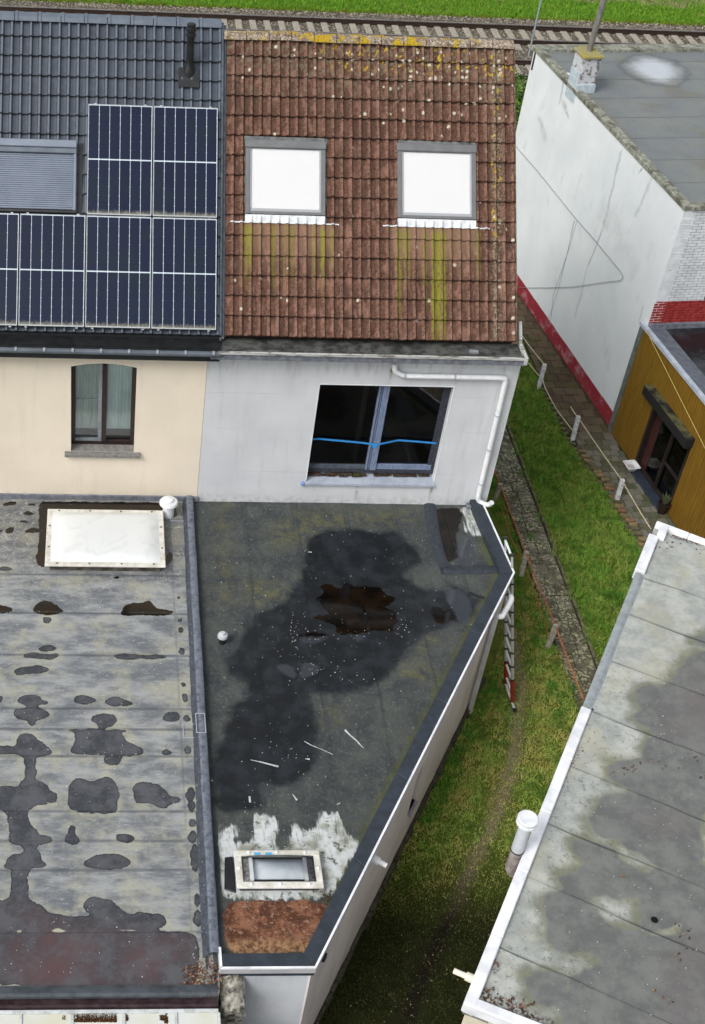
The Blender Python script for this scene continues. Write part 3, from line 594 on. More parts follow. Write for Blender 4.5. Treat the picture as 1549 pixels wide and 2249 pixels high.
def felt_strip(name, F, u0, u1, v0, v1, outline, fields, mat, parent, step=.035, h0=0., lip=None, wav=.004):
    nu = max(2, int(round((u1-u0)/step))+1); nv = max(2, int(round((v1-v0)/step))+1)
    U, Vv = np.meshgrid(np.linspace(u0, u1, nu), np.linspace(v0, v1, nv)); 
    X = F.O[0]+U*F.x[0]+Vv*F.y[0]; Y = F.O[1]+U*F.x[1]+Vv*F.y[1]
    Zz = F.O[2]+h0+wav*(np.sin(X*1.7+Y*2.3)+np.sin(X*4.1-Y*3.1)*.5)
    if lip == 'v0': Zz = Zz+.006*np.exp(-((Vv-v0)/.02)**2)
    if lip == 'u0': Zz = Zz+.006*np.exp(-((U-u0)/.02)**2)
    keep = sdf(X, Y, outline) < step*1.2 if outline is not None else np.ones(X.shape, bool)
    idx = -np.ones(X.shape, int); k2 = keep.copy()
    q = keep[:-1, :-1] & keep[1:, :-1] & keep[:-1, 1:] & keep[1:, 1:]
    use = np.zeros(X.shape, bool); use[:-1, :-1] |= q; use[1:, :-1] |= q; use[:-1, 1:] |= q; use[1:, 1:] |= q
    if not q.any(): return None
    idx[use] = np.arange(use.sum()); off = np.array(wloc(parent))
    V = np.stack([X[use], Y[use], Zz[use]], 1)-off; a = idx[:-1, :-1][q]; b = idx[:-1, 1:][q]; c = idx[1:, 1:][q]; d = idx[1:, :-1][q]
    me = bpy.data.meshes.new(name); me.from_pydata(V.tolist(), [], np.stack([a, b, c, d], 1).tolist()); me.materials.append(mat)
    xx, yy = X[use], Y[use]
    for kx, fn in fields.items():
        at_ = me.attributes.new(kx, 'FLOAT', 'POINT'); at_.data.foreach_set('value', np.asarray(fn(xx, yy), np.float32))
    me.polygons.foreach_set('use_smooth', [True]*len(me.polygons)); me.update()
    return link(name, me, parent)
Z3 = lambda P: tr(3.227, 0, 1240, P)
Z4 = lambda P: tr(2.766, 0, 1740, P)
Z7 = lambda P: tr(3.098, 0, 740, P)
Z5 = lambda P: tr(2.213, 440, 1080, P)
Z6 = lambda P: tr(3.367, 440, 1740, P)
Z8 = lambda P: tr(1.9927, 1000, 1120, P)
def oval(x, y, rx, ry): return [(x+rx*math.cos(a)*(1+.12*math.sin(3*a+x)), y+ry*math.sin(a)*(1+.1*math.cos(2*a+y))) for a in np.linspace(0, 2*math.pi, 9)[:-1]]
RZ = 2.6
# --- left extension (behind the cream house)
wetL = [Z3(p) for p in (
 [(305,375),(370,378),(368,408),(340,420),(310,410)],
 [(260,600),(300,580),(370,572),(415,600),(360,620),(280,618)], [(155,650),(230,625),(330,640),(410,630),(420,655),(375,682),(250,672),(170,662)],
 [(805,650),(850,635),(960,635),(1060,650),(1110,635),(1185,655),(1150,672),(900,678),(830,670)], [(100,765),(130,735),(245,717),(335,730),(352,750),(320,772),(190,780),(130,795)],
 [(0,20),(60,22),(100,38),(70,50),(0,48)], [(120,960),(140,935),(270,925),(300,965),(340,975),(335,995),(270,1000),(270,1020),(190,1022),(190,1000),(130,985)],
 [(85,1050),(110,1022),(240,1015),(300,1025),(350,1055),(340,1085),(260,1110),(240,1145),(200,1135),(190,1110),(120,1095)],
 [(515,985),(530,935),(610,928),(680,955),(688,975),(640,995),(560,992)], [(735,975),(760,960),(820,935),(870,955),(960,985),(930,1000),(800,1010),(745,990)],
 [(640,1090),(680,1065),(800,1057),(840,1110),(790,1150),(750,1180),(710,1180),(680,1130),(645,1110)],
 [(470,1175),(700,1165),(920,1182),(850,1195),(910,1260),(1000,1300),(1028,1340),(990,1360),(760,1355),(500,1345),(500,1310),(540,1240),(530,1190)],
 [(740,1345),(870,1348),(850,1415),(790,1427),(740,1410)], [(1150,1085),(1190,1045),(1260,1045),(1280,1090),(1230,1118),(1160,1110)], [(1140,1330),(1180,1305),(1230,1330),(1220,1352),(1160,1350)],
 [(-60,1290),(50,1285),(110,1300),(125,1230),(170,1195),(230,1200),(290,1250),(330,1290),(375,1330),(350,1355),(260,1360),(250,1420),(265,1470),(250,1520),(330,1560),(360,1610),(412,1640),(405,1700),(-60,1720),(-60,1630),(60,1620),(180,1625),(120,1560),(180,1520),(175,1400),(165,1358),(90,1345),(-60,1345)],
 [(480,1700),(485,1590),(510,1530),(580,1512),(640,1545),(700,1520),(765,1500),(810,1530),(850,1600),(835,1700),(830,1760),(700,1770),(500,1750)],
 [(940,1570),(1000,1540),(1120,1555),(1180,1600),(1200,1640),(1270,1650),(1285,1690),(1200,1700),(1180,1735),(1120,1720),(1040,1690),(990,1700),(955,1680)],
 [(-20,940),(20,930),(32,960),(0,985),(-20,985)])]
wetL += [Z4(p) for p in (
 [(-60,-40),(180,-30),(350,0),(350,50),(330,75),(240,65),(180,110),(170,125),(180,180),(230,250),(310,270),(320,300),(290,318),(230,318),(220,350),(250,380),(250,410),(285,440),(270,458),(180,465),(170,540),(180,600),(170,650),(250,690),(300,735),(360,735),(380,752),(560,750),(520,725),(500,680),(530,645),(580,630),(680,655),(750,725),(800,738),(850,722),(920,745),(990,740),(1020,795),(1000,820),(950,828),(980,848),(1180,850),(1215,950),(1200,1100),(1180,1180),(1100,1215),(1000,1225),(780,1230),(770,1200),(700,1230),(520,1230),(530,1195),(480,1215),(440,1190),(350,1185),(200,1215),(150,1215),(130,1165),(-60,1170),(-60,650),(60,655),(70,600),(65,500),(75,470),(20,455),(60,385),(140,370),(150,340),(100,318),(50,300),(60,230),(45,120),(-60,105)],
 [(415,240),(420,205),(460,205),(455,250),(490,290),(480,310),(430,322),(390,300),(400,265)], [(700,285),(710,255),(800,260),(818,290),(790,310),(720,305)],
 [(500,440),(530,400),(640,370),(760,385),(800,420),(795,450),(680,475),(540,465)],
 oval(1168,188,25,28), oval(1172,272,30,38), oval(1185,400,30,90), oval(1202,655,20,45), oval(1205,770,28,50), oval(1165,90,24,40))]
wetL += [Z3(oval(*p)) for p in ((1268,238,12,12),(1278,397,18,15),(1283,467,18,20),(1292,620,25,26),(1303,855,20,20),(1310,950,22,32),(1320,1090,25,27),(1332,1320,28,32),(1350,1635,30,60))]
brnL = [Z3(p) for p in ([(220,335),(285,258),(345,258),(400,290),(455,330),(450,345),(375,360),(345,362),(300,360)],
 [(850,350),(890,290),(940,275),(1000,280),(1060,262),(1090,295),(1120,320),(1225,330),(1232,350),(1150,370),(960,365),(870,365)], [(-20,290),(50,295),(102,330),(60,350),(-20,350)], [(805,95),(830,82),(852,92),(840,108),(815,108)])]
brnL += [Z7(p) for p in ([(10,1150),(60,1125),(120,1125),(110,1148),(40,1155)], [(185,1150),(200,1135),(250,1140),(245,1158)], [(145,1205),(200,1187),(235,1205),(210,1222),(160,1212)], [(130,1262),(150,1248),(200,1258),(190,1272)],
 [(30,1325),(70,1293),(100,1310),(95,1340),(50,1345)], [(165,1325),(230,1300),(270,1310),(270,1340),(180,1340)], [(-10,1310),(30,1325),(-10,1340)], [(265,1125),(345,1125),(1180,1130),(1200,1180),(1210,1230),(1120,1240),(1110,1200),(330,1200),(320,1560),(285,1580),(240,1530),(270,1400),(262,1300)],
 [(1110,1530),(1150,1465),(1175,1475),(1170,1530),(1130,1560)])]
paleL = [Z4(p) for p in ([(300,850),(350,822),(410,850)], [(720,842),(780,830),(850,845)], [(105,855),(100,840),(135,838),(130,855)])]
g = G('weathered_grey_felt', .75, .3)
v1 = g.pos(.5, 1.4, 1); c = g.mix(g.step(g.noise(3.2, 6, .7, v1), .38, .66), '#666b70', '#979a9a')
c = g.mix(g.mul(g.step(g.noise(1.6, 6, .7), .48, .66), .75), c, '#a09f8f')
c = g.mix(g.mul(g.step(g.noise(14, 5, .7, g.pos(.45, 1.8, 1)), .56, .68), .6), c, '#a4aab0')
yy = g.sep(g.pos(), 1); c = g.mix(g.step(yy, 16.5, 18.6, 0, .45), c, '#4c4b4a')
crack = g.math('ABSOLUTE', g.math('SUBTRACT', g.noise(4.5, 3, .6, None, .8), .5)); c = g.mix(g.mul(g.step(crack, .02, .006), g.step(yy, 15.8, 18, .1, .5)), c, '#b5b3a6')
c = g.mix(g.step(g.attr('seam'), .035, .015, 0, .55), c, '#555a62')
halo = g.mul(g.step(g.math('ADD', g.attr('wet'), g.mul(g.math('SUBTRACT', g.noise(5, 4), .5), .16)), .16, .02), g.step(g.noise(2.5, 4), .35, .6)); c = g.mix(g.mul(halo, g.step(g.noise(8, 5, .7), .35, .6, .1, .6)), c, '#a5a48f')
red = g.attr('red'); wc = g.mix(g.step(g.noise(3, 6, .72), .38, .62), '#54565a', '#3a3d41'); wc = g.mix(g.mul(g.step(g.noise(26, 4, .7), .5, .66), .3), wc, '#5f6164'); wc = g.mix(g.mul(g.step(red, .25, -.45), g.step(g.noise(1.5, 4, .6), .35, .65, .1, .85)), wc, '#5c4546')
wet = g.sdm('wet', .10, 7, .006); edge = g.mul(g.sdm('wet', .10, 7, .006), g.step(g.math('ADD', g.attr('wet'), g.math('MULTIPLY', g.math('SUBTRACT', g.noise(7, 5, .6), .5), .10)), -.03, -.005))
c = g.mix(wet, c, wc); c = g.mix(g.mul(edge, .6), c, '#24262a')
brn = g.sdm('brown', .10, 9, .008); c = g.mix(brn, c, g.mix(g.step(g.noise(4, 3), .4, .6), '#100f0b', '#20150b'))
pale = g.sdm('pale', .05, 9, .01); c = g.mix(pale, c, '#a9a996')
c = g.mix(g.mul(g.step(g.attr('rust'), .12, -.1), g.step(g.noise(24, 5, .7), .45, .55)), c, '#5a3522')
c = g.mix(g.speck(9, .085, .22), c, '#c9cccd'); c = g.mix(g.speck(23, .12, .05), c, '#dcdedd')
g.color(c); wetall = g.math('MAXIMUM', wet, brn)
g.rough(g.step(wetall, 0, 1, .8, .10)); g.put(g.b.inputs['Specular IOR Level'], g.step(wetall, 0, 1, .3, .5))
g.bump(g.mul(g.noise(16, 6, .7, g.pos(.6, 1.6, 1)), g.step(wetall, 0, 1, 1, .0)), .35, .012)
mat_left = g.mat
le = thing('flat_roof_extension', 'flat-roofed extension with weathered grey felt behind the cream house', 'house extension', (0, 14.3, 0))
mb = MB(); mb.box(ID, -3.6, 1.73, 9.55, 19.4, 0, RZ-.05); mb.build('wall', MT['cream_render'], le)
kx = lambda y: 1.60-.0+(.0)*(y-19)+(-.035)*(19.4-y)/9.3*1.2     # inner edge of the kerb between the two roofs
seams = [19.42]+[at(200, p, RZ)[1] for p in (1265, 1349, 1441, 1558, 1603, 1662, 1783, 1848, 1912, 2049)]+[9.55]
redp = Z4([(-60, 640), (250, 680), (300, 760), (1000, 860), (1180, 860), (1200, 1200), (-60, 1250)]); rustp = Z4([(1160, 1080), (1350, 900), (1350, 1230), (1080, 1230)])
redw, rustw = wpoly(redp, RZ, 1), wpoly(rustp, RZ, 1)
vlines = [at(297, 1850, RZ)[0], at(412, 1900, RZ)[0], at(15, 1900, RZ)[0]]
flds = dict(wet=lambda x, y: union(x, y, wetL, RZ), brown=lambda x, y: union(x, y, brnL, RZ), pale=lambda x, y: union(x, y, paleL, RZ, 1),
            red=lambda x, y: np.clip(sdf(x, y, redw), -.5, .5), rust=lambda x, y: np.clip(sdf(x, y, rustw), -.5, .5),
            seam=lambda x, y: np.minimum.reduce([np.abs(y-s) for s in seams[1:-1]]+[np.abs(x-vlines[1])+.008]))
rf = MB(); rf.box(ID, -3.6, 1.7, 9.5, 19.42, RZ-.05, RZ-.02); rl = rf.build('roof', MT['felt_dark'], le)
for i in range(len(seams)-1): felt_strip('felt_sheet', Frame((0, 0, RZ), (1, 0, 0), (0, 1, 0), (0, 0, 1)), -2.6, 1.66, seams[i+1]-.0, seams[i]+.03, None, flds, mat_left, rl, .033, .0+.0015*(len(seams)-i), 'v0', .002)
# kerb strip between both roofs
kt = lambda y, a: a-.09*(19.4-y)/9.3
mb = MB(); V = []; ys = np.linspace(19.42, 9.95, 40); prof = [(1.60, 0.0), (1.64, .02), (1.71, .13), (1.735, .145), (1.805, .14), (1.83, .12), (1.84, 0)]
for y in ys:
    for x, h in prof: V.append((kt(y, x)+random.gauss(0, .002), y, RZ+h+random.gauss(0, .002)))
m = len(prof); mb.add(V, [(i*m+k, i*m+k+1, (i+1)*m+k+1, (i+1)*m+k) for i in range(len(ys)-1) for k in range(m-1)])
g = G('kerb_felt', .6, .35); z_ = g.sep(g.pos(), 2); c = g.mix(g.step(g.noise(6, 6, .7), .35, .65), '#33373f', '#454a53'); c = g.mix(g.mul(g.step(z_, RZ+.11, RZ+.135), g.step(g.noise(11, 5, .7), .25, .6)), c, '#6d7480')
c = g.mix(g.mul(g.step(g.noise(20, 5, .75), .58, .64), .6), c, '#8d929b'); g.color(c).bump(g.noise(70, 4), .4, .006)
mb.build('kerb', g.mat, le, smooth=True)
mb = MB()
for (x, y) in ((kt(14.0, 1.77), 13.95), ):
    p = at(441, 1588, RZ+.165); q = at(415, 1607, RZ)
wl = MB()
def loop(mb, F, u0, u1, v0, v1, w, t=.012, h=.006):
    mb.box(F, u0, u1, v0, v0+t, w, w+h); mb.box(F, u0, u1, v1-t, v1, w, w+h); mb.box(F, u0, u0+t, v0+t, v1-t, w, w+h); mb.box(F, u1-t, u1, v0+t, v1-t, w, w+h)
p = at(441, 1588, RZ+.165); loop(wl, ID, p[0]-.075, p[0]+.075, p[1]-.2, p[1]+.2, RZ+.165)
q = at(416, 1606, RZ); loop(wl, ID, q[0]-.1, q[0]+.1, q[1]-.15, q[1]+.13, RZ+.02)
p = at(385, 1120, RZ); loop(wl, ID, p[0]-.1, p[0]+.2, p[1]-.35, p[1]+.2, RZ+.025)
wl.build('sealant_line', simple('pale_sealant', '#a4a9b2', rough=.6), le)
# front gutter
mb = MB(); mb.prism(Frame((0, 9.5, RZ), (0, 1, 0), (0, 0, 1), (1, 0, 0)), [(.06, -.05), (.06, .02), (.0, .05), (-.07, .05), (-.1, .02), (-.1, -.03)], -3.6, 1.69); mb.build('edge_roll', simple('wet_dark_edge', '#4b5157', '#33383d', 5, .3, .5), le, smooth=True)
gy = at(200, 2211, RZ-.1)[1]; mb = MB(); mb.box(ID, -3.6, 1.70, gy+.03, 9.46, RZ-.16, RZ-.12); mb.box(ID, -3.6, 1.7, gy, gy+.03, RZ-.2, RZ-.09); mb.build('gutter', simple('maroon_wet_gutter', '#33262a', '#4a3c40', 6, .25, .5), le)
# dome skylight
dz = RZ+.2; D0, D1 = at(105, 1118, dz), at(365, 1245, dz)
x0, x1, y0, y1 = -.82, 1.26, D1[1]+.0, D0[1]
mb = MB(); mb.box(ID, x0+.08, x1-.08, y0+.08, y1-.08, RZ-.01, dz-.03); sk = mb.build('skylight', simple('grimy_kerb', '#3a332c', '#6a6560', 6, .8), le, bevel=.01)
frm = simple('grimy_white_frame', '#dad9d3', '#bfbcae', 6, .5, .4)
mb = MB(); e = .10
mb.box(ID, x0, x1, y0, y0+e, dz-.03, dz+.01); mb.box(ID, x0, x1, y1-e, y1, dz-.03, dz+.01); mb.box(ID, x0, x0+e, y0+e, y1-e, dz-.03, dz+.01); mb.box(ID, x1-e, x1, y0+e, y1-e, dz-.03, dz+.01); mb.build('frame', frm, sk, bevel=.008)
def dome(mb, x0, x1, y0, y1, z, h, n=14, pw=.35):
    V = []
    for j in range(n+1):
        for i in range(n+1):
            a = i/n; b = j/n; hh = h*(max(0, 4*a*(1-a))**pw)*(max(0, 4*b*(1-b))**pw); V.append((x0+(x1-x0)*a, y0+(y1-y0)*b, z+hh))
    mb.add(V, [(j*(n+1)+i, j*(n+1)+i+1, (j+1)*(n+1)+i+1, (j+1)*(n+1)+i) for j in range(n) for i in range(n)])
mb = MB(); dome(mb, x0+.09, x1-.09, y0+.09, y1-.09, dz+.008, .11); 
g = G('opal_dome', .22, .5, coat=.3); g.color(g.mix(g.mul(g.step(g.noise(2.5, 5, .6, None, 1.), .5, .7), .5), '#dcdfdf', '#c3c7c6')); opal = g.mat
mb.build('dome', opal, sk, smooth=True)
mb = MB()
for (fx, fy) in [(.08, 0), (.36, 0), (.64, 0), (.92, 0), (.08, 1), (.36, 1), (.64, 1), (.92, 1), (0, .3), (0, .7), (1, .3), (1, .7)]:
    if 'sme' not in globals(): m_ = MB(); m_.lathe((0, 0, 0), [(.018, 0), (.018, .012), (.008, .018)], 8); sme = m_.mesh('screw_cap', simple('dull_screw', '#6c6a66', rough=.5))
    link('screw_cap', sme, sk, Matrix.Translation((x0+.05+(x1-x0-.1)*fx, y0+.05+(y1-y0-.1)*fy, dz+.008)))
def mushroom(parent, c, r, h, cap, name='roof_vent', mat=None, stem=None, low=None):
    mb = MB(); mb.lathe(c, [(r*.62, 0), (r*.6, h*.25), (r*.6, h*.85)], 24); v = mb.build(name, stem or MT['white_plastic'], parent, smooth=True)
    mb = MB(); mb.lathe(V3(*c)+V3(0, 0, h*.72), [(r*.62, 0), (r, .02), (r, .05), (r*.9, .075), (r*.52, .085), (r*.5, .11), (r*.4, .12)], 28); mb.build('cap', mat or MT['white_plastic'], v, smooth=True)
    return v
mushroom(le, (1.36, 18.99, RZ+.02), .17, .36, 0)
# white glazed lean-to roof below it
lt = thing('lean_to_roof', 'pale panelled lean-to roof with clumps of brown moss at the bottom left', 'lean-to', (0, 9, 0))
FL = Frame((0, gy-.015, RZ-.16), (1, 0, 0), (0, -math.cos(.12), -math.sin(.12)), (0, -math.sin(.12), math.cos(.12)))
pan = simple('milky_sheet', '#ccd0cd', '#c6c6b4', 1.6, .35, .5, coat=.3); wfr = simple('white_bar', '#c9ced0', '#a9aeac', 9, .5)
mb = MB(); mb.box(ID, -3.4, 1.6, 5.4, 9.1, 0, 1.5); mb.build('wall', MT['cream_render'], lt)
mb = MB(); mb.box(FL, -3.5, 1.70, 0, .05, -.02, .03); mb.build('head_bar', wfr, lt, bevel=.006)
edges = [-3.5, -2.1, -1.28, -.83, .16, .9, 1.62]; edges = [-3.4, -2.5, -1.66, -.80, .20, 1.19, 1.66]
xs_ = [at(p, 2235, RZ-.35)[0] for p in (-260, -110, 48, 160, 272, 385, 478)]
for i in range(len(xs_)-1):
    mb = MB(); mb.box(FL, xs_[i]+.02, xs_[i+1]-.02, .052, 3.4, 0, .012); mb.build('panel', pan, lt)
for x in xs_: mb = MB(); mb.box(FL, x-.017, x+.017, .052, 3.4, -.02, .03); mb.build('glazing_bar', wfr, lt, bevel=.004)
mb = MB(); mb.box(FL, 1.62, 1.70, .0, 3.4, -.1, .0); mb.build('edge_bar', MT['black_plastic'], lt)
mosm = simple('brown_moss', '#5f3f22', '#33230f', 25, .95, bump=.8)
def clump(mb, c, rx, ry, n, h=.04):
    for _ in range(n):
        a = rng.uniform(-1, 1); b = rng.uniform(-1, 1)
        p = V3(c[0]+a*rx, c[1]+b*ry, c[2]); s = rng.uniform(.012, .03); hh = rng.uniform(.3, 1)*h; t = rng.uniform(0, 6.28)
        mb.add([p+V3(s*math.cos(t+k*2.1), s*math.sin(t+k*2.1), 0) for k in range(3)]+[p+V3(0, 0, hh)], [(0, 1, 3), (1, 2, 3), (2, 0, 3)])
mb = MB()
for px, rx, ry, n in ((210, .27, .055, 2600), (278, .025, .04, 200), (358, .04, .035, 260), (365, .02, .07, 200), (140, .02, .03, 60)):
    p = at(px, 2236, RZ-.17); clump(mb, (p[0], p[1], p[2]-.012), rx, ry, n)
tag(mb.build('moss', mosm, kind='stuff'), 'brown moss clumps lying on the pale lean-to roof', 'moss')

# --- annex (extension of the white house)
A_ = [at(1062, 1118, 2.75), at(1128.6, 1258, 2.75), at(692.6, 2125, 2.75), at(487, 2125, 2.75)]
c1, c2, c3, c4 = V3(7.22, 19.43, 0), V3(A_[1][0], A_[1][1], 0), V3(A_[2][0], A_[2][1], 0), V3(A_[3][0], A_[3][1], 0); c4[1] = c3[1]
ax = thing('flat_roof_extension', 'angular extension with black felt roof, brown puddles and dark coping behind the white house', 'house extension', (5, 14, 0))
dA = unit(c2-c3); nA = V3(dA[1], -dA[0], 0); LA = np.linalg.norm(c2-c3)
FA = Frame((c3[0], c3[1], 0), dA, (0, 0, 1), nA)           # long slanting wall, u from the near corner
wi = .035
def inset(P, d):
    n = len(P); out = []
    for i in range(n):
        a, b, c = P[i-1][:2], P[i][:2], P[(i+1) % n][:2]; e1 = unit(b-a); e2 = unit(c-b); n1 = V3(-e1[1], e1[0]); n2 = V3(-e2[1], e2[0]); m = unit(n1+n2); out.append(b+m*d/max(.3, m@n1))
    return out
OUT = [c4[:2], c3[:2], c2[:2], c1[:2], V3(1.83, 19.43)]
wall_poly = inset(OUT, wi)
# slit window in the long wall
uw0 = FA.hit(938, 1640, 0)[0]; uw1 = FA.hit(917, 1690, 0)[0]
q0 = FA.hit(950, 1628); q1 = FA.hit(908, 1760)
ul, ur, zl, zh = q1[0], q0[0], .95, 1.95
FAi = Frame(FA(0, 0, -wi), FA.x, FA.y, FA.z)
mb = MB(); T = .16
mb.box(FAi, 0.0, ul, 0, 2.58, -T, 0); mb.box(FAi, ur, LA-.02, 0, 2.58, -T, 0); mb.box(FAi, ul, ur, 0, zl, -T, 0); mb.box(FAi, ul, ur, zh, 2.58, -T, 0)
mb.build('wall', MT['annex_render'], ax)
mb = MB(); mb.box(ID, wall_poly[0][0], wall_poly[1][0]-.0, wall_poly[0][1]-.003, wall_poly[0][1]+.16, 0, 2.58); mb.build('wall', MT['annex_front'], ax)
mb = MB(); dC = unit(c1-c2); FC = Frame((c2[0], c2[1], 0), dC, (0, 0, 1), V3(dC[1], -dC[0], 0)); mb.box(FC, 0.03, np.linalg.norm(c1-c2), 0, 2.58, -.16, -.04); mb.build('wall', MT['annex_render'], ax)
mb = MB(); mb.box(FAi, ul-.003, ur+.003, zl-.03, zl, -T, .05); mb.build('sill', simple('mauve_grey_sill', '#8d8894', '#77727e', 8, .5), ax, bevel=.004)
mb = MB(); mb.box(FAi, ul, ul+.04, zl, zh, -.15, -.09); mb.box(FAi, ur-.04, ur, zl, zh, -.15, -.09); mb.box(FAi, ul+.04, ur-.04, zh-.04, zh, -.15, -.09); wv = mb.build('window', MT['white_plastic'], ax)
mb = MB(); mb.box(FAi, ul+.04, ur-.04, zl, zh-.04, -.18, -.17); mb.build('pane', MT['glass_dark'], wv)
mb = MB(); mb.box(FAi, ul-.2, ur+.2, .5, 2.3, -.9, -.8); mb.build('room', MT['room'], wv)
# low old plinth at the foot of the wall
mb = MB(); n = 34
for k in range(n):
    u0 = -.2+k*(LA+.2)/n; mb.box(FAi, u0, u0+(LA+.2)/n-.008, -.1, random.uniform(.10, .17), .003, .05+random.uniform(0, .04))
mb.build('plinth_stone', MT['plinth_stone'], ax, bevel=.015, kind='stuff')
# roof deck + felt
wetA = [Z5(p) for p in (
 [(560,200),(640,178),(760,178),(880,200),(930,185),(1010,240),(1090,310),(1060,360),(1000,390),(1010,440),(1080,470),(1180,485),(1220,460),(1290,470),(1340,520),(1360,510),(1330,600),(1250,640),(1100,690),(1020,770),(960,850),(850,950),(760,985),(600,985),(540,980),(530,1010),(580,1080),(580,1300),(540,1360),(470,1420),(350,1430),(300,1400),(300,1530),(240,1560),(60,1560),(60,1260),(120,1180),(150,1050),(240,980),(220,930),(120,880),(120,800),(190,760),(210,680),(260,590),(330,560),(420,530),(440,470),(500,420),(500,270)],
 )]
brnA = [Z5(p) for p in ([(550,510),(600,490),(575,460),(620,440),(690,480),(700,440),(740,460),(800,450),(860,460),(900,500),(945,515),(930,545),(895,560),(955,580),(960,640),(940,660),(960,690),(870,680),(760,695),(650,690),(660,650),(530,620),(560,590),(640,600),(600,560)],
 [(1115,570),(1160,555),(1190,590),(1220,560),(1235,630),(1180,640),(1130,630)], [(1125,150),(1130,80),(1270,75),(1275,130),(1245,200),(1250,290),(1240,330),(1200,350),(1170,290)],
 [(478,690),(540,680),(640,690),(640,700),(480,705)])]
gryA = [Z5(p) for p in ([(360,850),(400,835),(455,850),(470,915),(420,895)], [(490,850),(520,820),(590,850),(560,890),(480,915)], [(480,702),(640,702),(560,735),(485,738)], [(750,702),(800,702),(780,722),(752,722)],
 [(1190,480),(1260,470),(1330,560),(1300,630),(1250,640),(1240,580),(1200,540)], [(1240,300),(1290,200),(1330,250),(1350,360),(1280,370)])]
oliA = [Z5(p) for p in ([(330,180),(480,90),(640,90),(1050,100),(1090,130),(1000,160),(700,160),(500,240),(380,300)], [(90,60),(130,60),(140,520),(100,560)], [(240,430),(420,460),(420,520),(250,560),(190,480)], [(1040,770),(1100,700),(1150,720),(1080,800)], [(960,850),(1060,820),(1150,870),(1120,920),(1000,900)], [(580,1080),(650,1050),(680,1100),(620,1150)])]
whtA = [Z6(p) for p in ([(150,255),(250,245),(280,290),(260,330),(230,360),(330,380),(385,370),(400,180),(470,165),(560,190),(570,300),(580,420),(650,420),(655,330),(690,240),(790,290),(880,250),(905,140),(960,180),(990,140),(1040,210),(1090,300),(1150,380),(1180,360),(1010,690),(960,780),(560,790),(180,800),(150,640),(170,500),(140,420)],)]
whtA += [Z5(p) for p in ([(1265,75),(1340,80),(1392,220),(1300,205),(1280,130)], )]
rstA = [Z6([(165,830),(330,800),(880,800),(950,850),(870,1010),(790,1190),(700,1180),(600,1205),(380,1195),(230,1200),(190,1130)])]
ringA = [Z5([(1085,70),(1130,70),(1200,360),(1450,355),(1460,400),(1170,405)])]
g = G('black_felt_wet_patches', .7, .3)
c = g.mix(g.step(g.noise(2.4, 6, .65), .35, .68), '#353a3d', '#4a4e4a')
c = g.mix(g.mul(g.step(g.noise(9, 5, .7, g.pos(1, .4, 1)), .5, .7), .35), c, '#5c605c')
bro = g.sdm('olive', .5, 3, .22); c = g.mix(g.mul(bro, g.step(g.noise(5, 5, .65), .38, .66), .7), c, '#62603c')
yl = g.mul(bro, g.step(g.noise(11, 4, .6, g.pos(.6, 2, 1)), .62, .74), .5); c = g.mix(yl, c, '#7e7a2c')
c = g.mix(g.step(g.attr('seam'), .03, .01, 0, .4), c, '#2c3035'); c = g.mix(g.mul(g.step(g.noise(18, 6, .75), .5, .68), .35), c, '#6f736c')
c = g.mix(g.mul(g.step(g.attr('ring'), .02, -.02), .75), c, '#2b2f36')
wet = g.sdm('wet', .34, 4, .09); wcol = g.mix(g.step(g.noise(3, 5, .6), .4, .65), '#1b1e21', '#292d31'); c = g.mix(wet, c, wcol)
gr_ = g.sdm('grey', .16, 5, .03); c = g.mix(g.mul(gr_, .7), c, '#3f444b')  # sky reflections on the wet felt painted as grey patches
brn = g.sdm('brown', .26, 4, .03); c = g.mix(brn, c, g.mix(g.step(g.noise(3, 4), .42, .6), '#0b0806', '#1a120b'))
moss = g.mul(g.step(g.math('ADD', g.attr('edge'), g.mul(g.noise(6, 5, .7), .25)), .30, .16), g.step(g.noise(30, 4, .7), .35, .6)); c = g.mix(g.mul(moss, .7), c, '#55581f')
sv = g.pos(5, .9, 1); wh_ = g.sdm('white', .34, 2.6, .03, sv); hole = g.step(g.math('ADD', g.attr('white'), g.mul(g.noise(3.2, 5, .7), .55)), .12, .2)
c = g.mix(wh_, c, g.mix(g.step(g.noise(4, 5, .65), .4, .65), '#c3c8c9', '#8d9084'))
c = g.mix(g.mul(wh_, g.step(g.noise(3.2, 6, .7, g.pos(4, .5, 1)), .52, .66), g.step(g.attr('white'), -.42, -.05), .85), c, '#3a3f42')
c = g.mix(g.mul(wh_, g.step(g.noise(5, 5, .7), .56, .64)), c, '#585c4c')
rs_ = g.sdm('rust', .13, 9, .02); rc = g.mix(g.step(g.noise(4, 7, .8), .42, .58), '#50301f', '#835a44'); rc = g.mix(g.mul(g.step(g.noise(17, 5, .75), .55, .62), .6), rc, '#a98a75'); rc = g.mix(g.mul(g.step(g.noise(9, 5, .7), .5, .6), .7), rc, '#43261c')
rc = g.mix(g.step(g.sep(g.pos(), 1), 10.30, 10.12, 0, .85), rc, g.mix(g.step(g.noise(13, 5, .75), .4, .6), '#a3835f', '#5b3c2a')); c = g.mix(rs_, c, rc)
c = g.mix(g.speck(8, .07, .3), c, '#c9cccd'); c = g.mix(g.speck(21, .1, .05), c, '#dcdedd')
g.color(c); wa = g.math('MAXIMUM', g.mul(wet, .55), g.math('MAXIMUM', brn, gr_)); g.rough(g.step(wa, 0, 1, .8, .06))
g.bump(g.mul(g.noise(26, 6, .7), g.step(wa, .5, 1, 1, .05)), .3, .008); mat_annex = g.mat
outl = np.array([p for p in inset(OUT, .1)]); outl[[0, 4], 0] = 1.52; outl[[3, 4], 1] = 19.46
copin = inset(OUT, .2)
